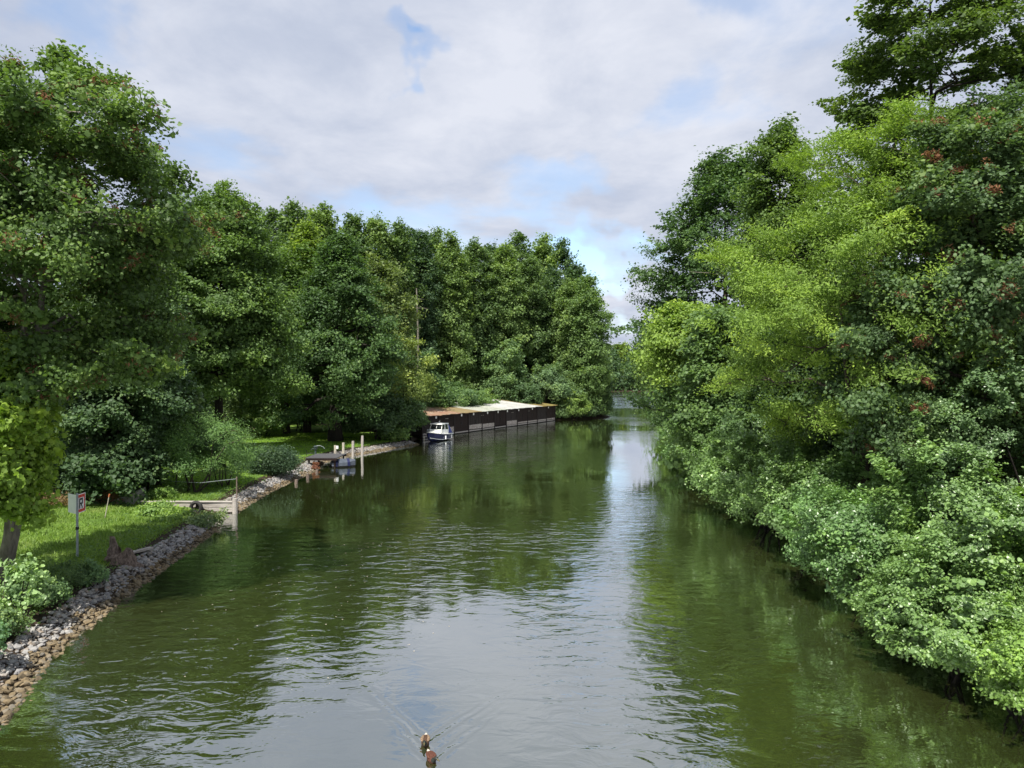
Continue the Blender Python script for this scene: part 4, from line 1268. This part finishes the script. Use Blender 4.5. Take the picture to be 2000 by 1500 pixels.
protoS = [stone_verts(400 + i, 2) for i in range(8)]
lowS = [stone_verts(400 + i, 1) for i in range(8)]
rs = rng_of(55)
stones = []
total = cum[-1]
s = 0.0
nst = 15500
for i in range(nst):
    s = total * rs.random()
    pt, nrm = along(s)
    t = rs.uniform(-0.3, 1.05)
    p2 = pt + nrm * t
    if 34.2 < p2.y < 37.6 and t > -0.1:
        continue
    size = 0.04 + 0.085 * rs.random() ** 1.8 * (1.0 + 0.3 * (rs.random() < 0.15))
    stones.append((p2.x, p2.y, t, size, rs.integers(8), rs.uniform(0, 6.28), rs.normal() * 0.35, rs.normal() * 0.35, rs.random()))
SP = np.array([[q[0], q[1]] for q in stones])
sh_, _, _ = height(SP)
pxs = 1000 + F * SP[:, 0] / SP[:, 1]
rusty = np.array([q[2] + 0.25 * mnoise(Vector((q[0] * 0.8, q[1] * 0.8, 0))) + 0.15 * (q[8] - 0.5) < 0.4 for q in stones])
vis = (pxs > -30) & (np.array([q[2] for q in stones]) > -0.12)
order = np.argsort(np.hypot(SP[:, 0], SP[:, 1]) - 1e3 * vis)[:300]
near = set(int(i) for i in order)
pm_ = []
for i, (V, Fc) in enumerate(protoS):
    pm_.append((mesh_from('stone_grey', V, Fc.ravel(), np.full(len(Fc), 3), M_SGREY), mesh_from('stone_rusty', V, Fc.ravel(), np.full(len(Fc), 3), M_SRUST)))
Vs = {0: [], 1: []}
Fs = {0: [], 1: []}
As = {0: [], 1: []}
off = {0: 0, 1: 0}
for i, (x, y, t, size, kind, rz, rx, ry, rnd) in enumerate(stones):
    z = sh_[i] + size * 0.30
    r = 1 if rusty[i] else 0
    if i in near:
        o = bpy.data.objects.new('riprap_stone', pm_[kind][r])
        COL.objects.link(o)
        o.location = (x, y, z)
        o.rotation_euler = (rx, ry, rz)
        o.scale = (size, size, size)
        tag(o, 'rusty brown angular stone low in the riprap along the water' if r else 'grey angular stone in the upper band of the riprap', 'stone', 'rusty riprap stones on the near bank' if r else 'grey riprap stones on the near bank')
    else:
        V, Fc = lowS[kind]
        Mx = np.array((Matrix.Rotation(rz, 3, 'Z') @ Matrix.Rotation(ry, 3, 'Y') @ Matrix.Rotation(rx, 3, 'X')))
        Vs[r].append(V @ Mx.T * size + np.array([x, y, z]))
        Fs[r].append(Fc + off[r])
        As[r].append(np.full(len(Fc), rnd))
        off[r] += len(V)
for r, nm in ((0, 'grey_riprap'), (1, 'rusty_riprap')):
    Fa = np.concatenate(Fs[r])
    me = mesh_from(nm, np.concatenate(Vs[r]), Fa.ravel(), np.full(len(Fa), 3), M_SRUST if r else M_SGREY, False, np.concatenate(As[r]))
    tag(link(nm, me), 'rusty lower band of riprap stones farther along the left bank' if r else 'grey upper band of riprap stones farther along the left bank', 'riprap', None, 'stuff')

# ---------------------------------------------------------------- grass
rg = rng_of(66)


def grass(name, n, xr, yr, hmin, hmax, wid, color, label, keep):
    x = rg.uniform(*xr, n)
    y = rg.uniform(*yr, n)
    P2 = np.stack([x, y], 1)
    z, sl_, _ = height(P2)
    ok = keep(x, y, sl_)
    x, y, z = x[ok], y[ok], z[ok]
    n = len(x)
    tuft = np.array([0.5 + 0.5 * mnoise(Vector((a * 0.9, b_ * 0.9, 2.0))) for a, b_ in zip(x, y)])
    h = rg.uniform(hmin, hmax, n) * (0.55 + 0.9 * tuft)
    a = rg.random(n) * 6.28
    w_ = wid * rg.uniform(0.6, 1.4, n)
    lean = rg.normal(size=(n, 2)) * 0.5 * h[:, None]
    c, s_ = np.cos(a) * w_, np.sin(a) * w_
    B0 = np.stack([x - c, y - s_, z + 0.0], 1)
    B1 = np.stack([x + c, y + s_, z + 0.0], 1)
    Tp = np.stack([x + lean[:, 0], y + lean[:, 1], z + h], 1)
    V = np.stack([B0, B1, Tp], 1).reshape(-1, 3)
    me = mesh_from(name, V, np.arange(3 * n), np.full(n, 3), M_LEAF, False, np.clip(0.6 * rg.random(n) + 0.4 * tuft, 0, 1))
    o = link(name, me)
    o.color = (*color, 1)
    tag(o, label, 'grass', None, 'stuff')


grass('grass', 90000, (-26, -11), (14, 40), 0.05, 0.16, 0.018, (0.115, 0.19, 0.04), 'rough green grass on the near left bank around the sign', lambda x, y, s_: (s_ > 1.3) & ~((y > 35) & (y < 37.6) & (x > -17.5)))
grass('grass', 60000, (-30, -11), (42, 84), 0.04, 0.10, 0.028, (0.16, 0.29, 0.03), 'bright mown lawn behind the jetty', lambda x, y, s_: (s_ > 1.3))

# ---------------------------------------------------------------- weeds along the edge of the bank
n = 26000
x = rg.uniform(-22, -10, n)
y = rg.uniform(13, 76, n)
z, sl_, _ = height(np.stack([x, y], 1))
pat = np.array([mnoise(Vector((a * 0.45, b_ * 0.45, 9.0))) for a, b_ in zip(x, y)])
ok = (sl_ > 0.85) & (sl_ < 2.3 + 3.2 * np.maximum(0, pat)) & (pat > -0.28) & ~((y > 34.6) & (y < 37.6))
x, y, z, pat = x[ok], y[ok], z[ok], pat[ok]
h_ = rg.uniform(0.02, 0.34, len(x)) * np.clip(0.55 + pat, 0.2, 1.1)
Cc = np.stack([x, y, z + h_], 1)
Nn = np.stack([rg.normal(size=len(x)) * 0.6, rg.normal(size=len(x)) * 0.6, np.ones(len(x))], 1)
me = leaves('ground_cover', Cc, Nn, rg.uniform(0.05, 0.11, len(x)), np.clip(rg.random(len(x)) * 0.7 + 0.3 * pat, 0, 1), 'rhomb', rg, M_LEAF)
o = link('ground_cover', me)
o.color = (0.085, 0.155, 0.05, 1)
tag(o, 'low broad-leaved weeds fringing the lawn above the riprap', 'weeds', None, 'stuff')

# ---------------------------------------------------------------- low plants of the left bank
def plant(name, px, d, hgt_, half, color, label, cat, n=2500, size=0.07, shape='round', clumps=50, clump=None, mat=None, lk=LK, depth=None, **kw):
    x = X(px, d)
    z = ground_z(x, d) - 0.04
    cfg = dict(rx=half, ry=depth or half, H=hgt_, n=clumps, clump=clump or 0.25 * half + 0.06)
    cfg.update(kw)
    return make_tree(name, (x, d, z), (bush_form, cfg), (n, size, shape, mat or M_LEAF, lk), color, label, cat, None, M_BARK, hash_seed(px, d), crown='foliage', trunk='stems')


def hash_seed(a, b):
    return int(abs(a) * 31 + b * 17) % 9973


plant('young_alder_bush', 45, 19.3, 1.75, 0.75, (0.20, 0.32, 0.10), 'young bush with large pale round leaves at the lower left bank', 'shrub', 900, 0.11, clumps=34, clump=0.26, mat=M_GLOSSY, low=0.1)
plant('nettle_clump', 125, 22.6, 0.75, 0.85, (0.075, 0.135, 0.045), 'dull green nettles at the foot of the waterway sign', 'plant', 4500, 0.06, 'slim', 60)
plant('weed_clump', 178, 23.0, 0.75, 0.5, (0.11, 0.20, 0.075), 'pale leafy weed overhanging the riprap below the stump', 'plant', 2600, 0.06, 'round', 40)
plant('weed_clump', 82, 20.6, 0.7, 0.75, (0.085, 0.16, 0.05), 'low weeds between the young bush and the nettles', 'plant', 3600, 0.06, 'round', 50)
plant('weed_clump', -12, 18.0, 0.75, 0.6, (0.12, 0.20, 0.065), 'yellowish low weeds at the left edge above the riprap', 'plant', 3200, 0.06, 'round', 50)
plant('weed_clump', -60, 16.4, 0.8, 0.6, (0.10, 0.20, 0.075), 'bluish-green weeds in the lower left corner above the stones', 'plant', 2600, 0.06, 'round', 40)
plant('bramble', 305, 35.6, 0.62, 0.8, (0.13, 0.225, 0.05), 'light green bramble spilling over the slipway wall', 'shrub', 4200, 0.09, 'round', 60)
plant('bramble', 385, 33.2, 0.5, 0.85, (0.14, 0.21, 0.075), 'grey-green bramble at the water end of the slipway', 'shrub', 3600, 0.08, 'round', 50)
plant('bramble', 340, 33.2, 0.42, 0.9, (0.15, 0.25, 0.05), 'low yellow-green bramble between lawn and slipway', 'shrub', 3000, 0.08, 'round', 50)
plant('willow_bush', 368, 41.5, 4.9, 2.9, (0.105, 0.20, 0.05), 'feathery mid-green willow bush behind the slipway wall', 'shrub', 20000, 0.11, 'slim', 130, low=0.02, clump=0.55)
plant('willow_bush', 440, 43.5, 2.9, 1.5, (0.085, 0.165, 0.05), 'smaller willow bush to the right, over the riprap', 'shrub', 9000, 0.11, 'slim', 70, low=0.02, clump=0.45)
plant('juniper_bush', 528, 49.5, 1.75, 1.75, (0.05, 0.095, 0.04), 'low dark spiky bush at the water edge before the bright lawn', 'shrub', 15000, 0.16, 'slim', 90, low=0.02, depth=1.4, lk=dict(flat=0.8, up=0.2, out=0.3, wild=1.0))
plant('fern', 318, 38.6, 0.6, 0.6, (0.11, 0.20, 0.04), 'fern arching over the left end of the slipway wall', 'fern', 1500, 0.12, 'slim', 26)
plant('dry_bracken', 190, 37.5, 0.55, 1.5, (0.26, 0.14, 0.07), 'russet dry bracken behind the waterway sign', 'plant', 4200, 0.09, 'slim', 60, depth=0.6)
plant('dry_bracken', 105, 36.0, 0.55, 1.3, (0.20, 0.15, 0.06), 'straw-coloured dry bracken left of the waterway sign', 'plant', 3200, 0.09, 'slim', 50, depth=0.6)
plant('rusty_plant', 617, 55.4, 0.6, 0.3, (0.26, 0.13, 0.07), 'rust-orange dry plant on the stones before the jetty', 'plant', 900, 0.13, 'slim', 20, low=0.02)
plant('dark_shrub', 110, 40.5, 2.7, 2.5, (0.045, 0.085, 0.032), 'dark low shrub at the back of the near lawn behind the waterway sign', 'shrub', 14000, 0.11, 'round', 90, low=0.02)
plant('dark_shrub', 228, 41.5, 2.4, 1.5, (0.05, 0.095, 0.034), 'dark shrub beside the leaning stake', 'shrub', 8000, 0.11, 'round', 60, low=0.02)
plant('bank_shrub', 770, 76.5, 1.5, 1.6, (0.09, 0.165, 0.04), 'bright low bush on the bank left of the moored boat', 'shrub', 4500, 0.13, 'round', 50, low=0.02)

# ---------------------------------------------------------------- ducks
M_DB = simple_mat('duck_brown', (0.10, 0.055, 0.033), (0.03, 0.019, 0.013), 40, 0.8, 0.2, 0.2)
M_DB2 = simple_mat('duck_rufous', (0.12, 0.047, 0.03), (0.045, 0.02, 0.014), 40, 0.8, 0.2, 0.2)
M_DW = simple_mat('duck_pale', (0.62, 0.58, 0.5), (0.4, 0.33, 0.26), 30, 0.8, 0.1, 0.2)
M_DH = simple_mat('duck_head', (0.012, 0.018, 0.014), (0.02, 0.022, 0.018), 30, 0.5, 0.1, 0.4)
M_DY = simple_mat('duck_bill', (0.09, 0.075, 0.02), (0.06, 0.05, 0.018), 10, 0.5)


M_DT = simple_mat('duck_tan', (0.24, 0.17, 0.11), (0.11, 0.07, 0.045), 30, 0.8, 0.1, 0.2)


def duck(loc, rz, label, body, wingmat, sc=1.0, headturn=0.0):
    P = np.array([(-.33, 0, .13), (-.29, 0, .115), (-.22, 0, .085), (-.10, 0, .06), (.03, 0, .05), (.13, 0, .06), (.19, 0, .085), (.22, 0, .115), (.245, 0, .145), (.275, 0, .17), (.31, 0, .175), (.34, 0, .165), (.375, 0, .15), (.41, 0, .144)])
    R = np.array([.010, .035, .065, .098, .108, .092, .062, .036, .032, .043, .042, .026, .015, .009])
    for i in range(8, 14):
        P[i, 1] += headturn * (P[i, 0] - .2)
    root = empty('mallard_duck', loc, rz, (sc, sc, sc))
    tag(root, label, 'duck', 'ducks swimming below the bridge')
    tb = Tubes()
    tb.add(P, R, 14)
    V = np.concatenate(tb.V)
    k = 14
    caps = [list(range(k - 1, -1, -1)), list(range((len(P) - 1) * k, len(P) * k))]
    Fq = np.concatenate(tb.F)
    flat = np.concatenate([Fq.ravel(), caps[0], caps[1]])
    sizes = np.concatenate([np.full(len(Fq), 4), [k, k]])
    me = mesh_from('duck_body', V, flat, sizes, None, True)
    for mt in (body, M_DW, M_DH, M_DY):
        me.materials.append(mt)
    ring = np.repeat(np.arange(len(P) - 1), k)
    mi = np.zeros(len(sizes), np.int32)
    mi[:len(Fq)] = np.where(ring < 2, 1, np.where(ring < 6, 0, np.where(ring == 6, 2, np.where(ring < 11, 2, 3))))
    mi[-2], mi[-1] = 1, 3
    me.polygons.foreach_set('material_index', mi)
    link('body', me, root)
    for sg in (1, -1):
        b = MB()
        rr_ = []
        for (x, y, z, hw, hh_) in ((-.27, .028, .115, .008, .010), (-.18, .062, .125, .03, .022), (-.05, .082, .13, .046, .028), (.06, .082, .125, .044, .026), (.12, .07, .115, .02, .014)):
            rr_.append([(x, sg * (y + hw * math.cos(a)), z + hh_ * math.sin(a)) for a in np.arange(8) / 8 * 2 * PI])
        b.loft(rr_)
        b.build('wing', wingmat, root, True)
    return root


duck((-1.55, 13.72, 0.0), math.radians(-88), 'brown-backed duck with a white tail swimming behind the other', M_DB, M_DT, 0.68)
duck((-1.38, 13.12, 0.0), math.radians(-68), 'rufous-brown duck leading, head turned to the right', M_DB2, M_DB2, 0.68, 0.45)

# ---------------------------------------------------------------- specks drifting on the water
rf = rng_of(91)
n = 300
fx = np.concatenate([rf.normal(-6.5, 2.6, n // 2), rf.normal(-3.0, 4.0, n // 2)])
fy = np.concatenate([rf.normal(27, 6, n // 2), rf.uniform(18, 60, n // 2)])
ok = poly_sd(LPOLY, np.stack([fx, fy], 1)) < -0.6
fx, fy = fx[ok], fy[ok]
rr_ = rf.uniform(0.006, 0.017, len(fx))
an = np.arange(6) / 6 * 2 * PI
V = np.stack([fx[:, None] + rr_[:, None] * np.cos(an) * 1.4, fy[:, None] + rr_[:, None] * np.sin(an), np.full((len(fx), 6), 0.006)], -1).reshape(-1, 3)
o = link('floating_specks', mesh_from('floating_specks', V, np.arange(len(V)), np.full(len(fx), 6), M_DW))
tag(o, 'pale specks of foam and seed drifting on the green water', 'specks', None, 'stuff')

# ================================================================== SKY, SUN, CAMERA
SUN = Vector((-0.26, -0.70, 1.2)).normalized()
w = bpy.data.worlds.new('World')
S.world = w
w.use_nodes = True
nt = w.node_tree
for n in list(nt.nodes):
    nt.nodes.remove(n)
out = nt.nodes.new('ShaderNodeOutputWorld')
bg = nt.nodes.new('ShaderNodeBackground')
sky = nt.nodes.new('ShaderNodeTexSky')
sky.sky_type = 'NISHITA'
sky.sun_disc = False
sky.sun_elevation = math.asin(SUN.z)
sky.sun_rotation = math.atan2(SUN.x, SUN.y)
sky.air_density = 1.0
sky.dust_density = 0.6
bg.inputs['Strength'].default_value = 0.11
tc = nt.nodes.new('ShaderNodeTexCoord')
sep = nt.nodes.new('ShaderNodeSeparateXYZ')
nt.links.new(tc.outputs['Generated'], sep.inputs[0])
zz = math_node(nt, 'MAXIMUM', sep.outputs[2], 0.0)
den = math_node(nt, 'ADD', zz, 0.10)
cmb = nt.nodes.new('ShaderNodeCombineXYZ')
nt.links.new(math_node(nt, 'DIVIDE', sep.outputs[0], den), cmb.inputs[0])
nt.links.new(math_node(nt, 'DIVIDE', sep.outputs[1], den), cmb.inputs[1])
mp = nt.nodes.new('ShaderNodeMapping')
mp.inputs['Rotation'].default_value = (0, 0, 0.35)
mp.inputs['Scale'].default_value = (1.0, 0.8, 1)
mp.inputs['Location'].default_value = (4.2, 1.3, 0)
nt.links.new(cmb.outputs[0], mp.inputs['Vector'])
base = noise_tex(nt, 0.9, 7, 0.52, mp.outputs[0], 0.3)
soft = noise_tex(nt, 0.55, 4, 0.5, mp.outputs[0], 0.2)
fine = noise_tex(nt, 2.6, 6, 0.6, mp.outputs[0], 0.2)
cover = math_node(nt, 'MULTIPLY_ADD', fine, 0.22, base)
wn = nt.nodes.new('ShaderNodeTexNoise')
wn.inputs['Scale'].default_value = 9
wn.inputs['Detail'].default_value = 4
nt.links.new(tc.outputs['Generated'], wn.inputs['Vector'])
wm = nt.nodes.new('ShaderNodeVectorMath')
wm.operation = 'MULTIPLY_ADD'
nt.links.new(wn.outputs['Color'], wm.inputs[0])
wm.inputs[1].default_value = (0.22, 0.22, 0.22)
wm.inputs[2].default_value = (-0.11, -0.11, -0.11)
wa = nt.nodes.new('ShaderNodeVectorMath')
wa.operation = 'ADD'
nt.links.new(tc.outputs['Generated'], wa.inputs[0])
nt.links.new(wm.outputs[0], wa.inputs[1])
warped = wa.outputs[0]
# breaks in the cloud deck: (azimuth px, py in the view, size, strength)
for (qx, qy, sz, st) in ((820, 130, 0.028, 0.36), (1120, 372, 0.045, 0.20), (930, 385, 0.05, 0.12), (1225, 535, 0.045, 0.34), (1130, 500, 0.04, 0.2), (1380, 255, 0.06, 0.16), (50, 50, 0.05, 0.24), (300, 75, 0.05, 0.14), (420, 320, 0.05, 0.07), (700, 440, 0.07, 0.14), (1390, 0, 0.04, 0.12)):
    v = Vector(((qx - 1000) / F, 1.0, (HY - qy) / F)).normalized()
    dt = nt.nodes.new('ShaderNodeVectorMath')
    dt.operation = 'SUBTRACT'
    nt.links.new(warped, dt.inputs[0])
    dt.inputs[1].default_value = v
    sc = nt.nodes.new('ShaderNodeVectorMath')
    sc.operation = 'MULTIPLY'
    nt.links.new(dt.outputs[0], sc.inputs[0])
    sc.inputs[1].default_value = (0.75, 0.75, 1.5)
    ln = nt.nodes.new('ShaderNodeVectorMath')
    ln.operation = 'LENGTH'
    nt.links.new(sc.outputs[0], ln.inputs[0])
    q = math_node(nt, 'DIVIDE', ln.outputs['Value'], sz)
    g = math_node(nt, 'EXPONENT', math_node(nt, 'MULTIPLY', math_node(nt, 'MULTIPLY', q, q), -0.7))
    cover = math_node(nt, 'SUBTRACT', cover, math_node(nt, 'MULTIPLY', g, st))
mask = ramp(nt, cover, [(0.26, 0.0), (0.37, 0.5), (0.52, 1.0)], 'EASE')
ccol = ramp(nt, math_node(nt, 'MULTIPLY_ADD', fine, 0.5, math_node(nt, 'MULTIPLY', soft, 0.58)), [(0.34, (2.2, 2.52, 3.3)), (0.50, (2.9, 3.18, 3.85)), (0.66, (3.95, 4.12, 4.6))])
blue = nt.nodes.new('ShaderNodeMix')
blue.data_type = 'RGBA'
blue.blend_type = 'MULTIPLY'
blue.inputs[0].default_value = 1
nt.links.new(sky.outputs[0], blue.inputs[6])
blue.inputs[7].default_value = (1.15, 1.15, 1.15, 1)
mx = nt.nodes.new('ShaderNodeMix')
mx.data_type = 'RGBA'
nt.links.new(mask, mx.inputs[0])
nt.links.new(blue.outputs[2], mx.inputs[6])
nt.links.new(ccol, mx.inputs[7])
nt.links.new(mx.outputs[2], bg.inputs['Color'])
nt.links.new(bg.outputs[0], out.inputs['Surface'])

sl = bpy.data.lights.new('sun', 'SUN')
sl.energy = 4.8
sl.angle = math.radians(0.6)
sl.color = (1.0, 0.95, 0.86)
so = bpy.data.objects.new('sun', sl)
COL.objects.link(so)
so.rotation_euler = (-SUN).to_track_quat('-Z', 'Y').to_euler()
so.location = (-40, -30, 60)

cam = bpy.data.cameras.new('camera')
cam.sensor_width = 36
cam.lens = 36 / 2 / (1000 / F)
cam.clip_end = 6000
cam.clip_start = 0.1
co = bpy.data.objects.new('camera', cam)
COL.objects.link(co)
co.location = (0, 0, CAM_H)
co.rotation_euler = (math.radians(90 - math.degrees(math.atan(8 / F))), 0, 0)
S.camera = co
S.render.resolution_x, S.render.resolution_y = 1024, 768
S.view_settings.view_transform = 'Standard'
S.view_settings.look = 'None'
S.view_settings.exposure = 0.85
S.view_settings.gamma = 1
S.render.engine = 'CYCLES'
cy = S.cycles
cy.max_bounces = 7
cy.diffuse_bounces = 4
cy.glossy_bounces = 3
cy.transmission_bounces = 4
cy.transparent_max_bounces = 4
cy.sample_clamp_indirect = 6
cy.use_denoising = True
try:
    cy.denoiser = 'OPENIMAGEDENOISE'
    cy.denoising_input_passes = 'RGB_ALBEDO_NORMAL'
except Exception:
    pass
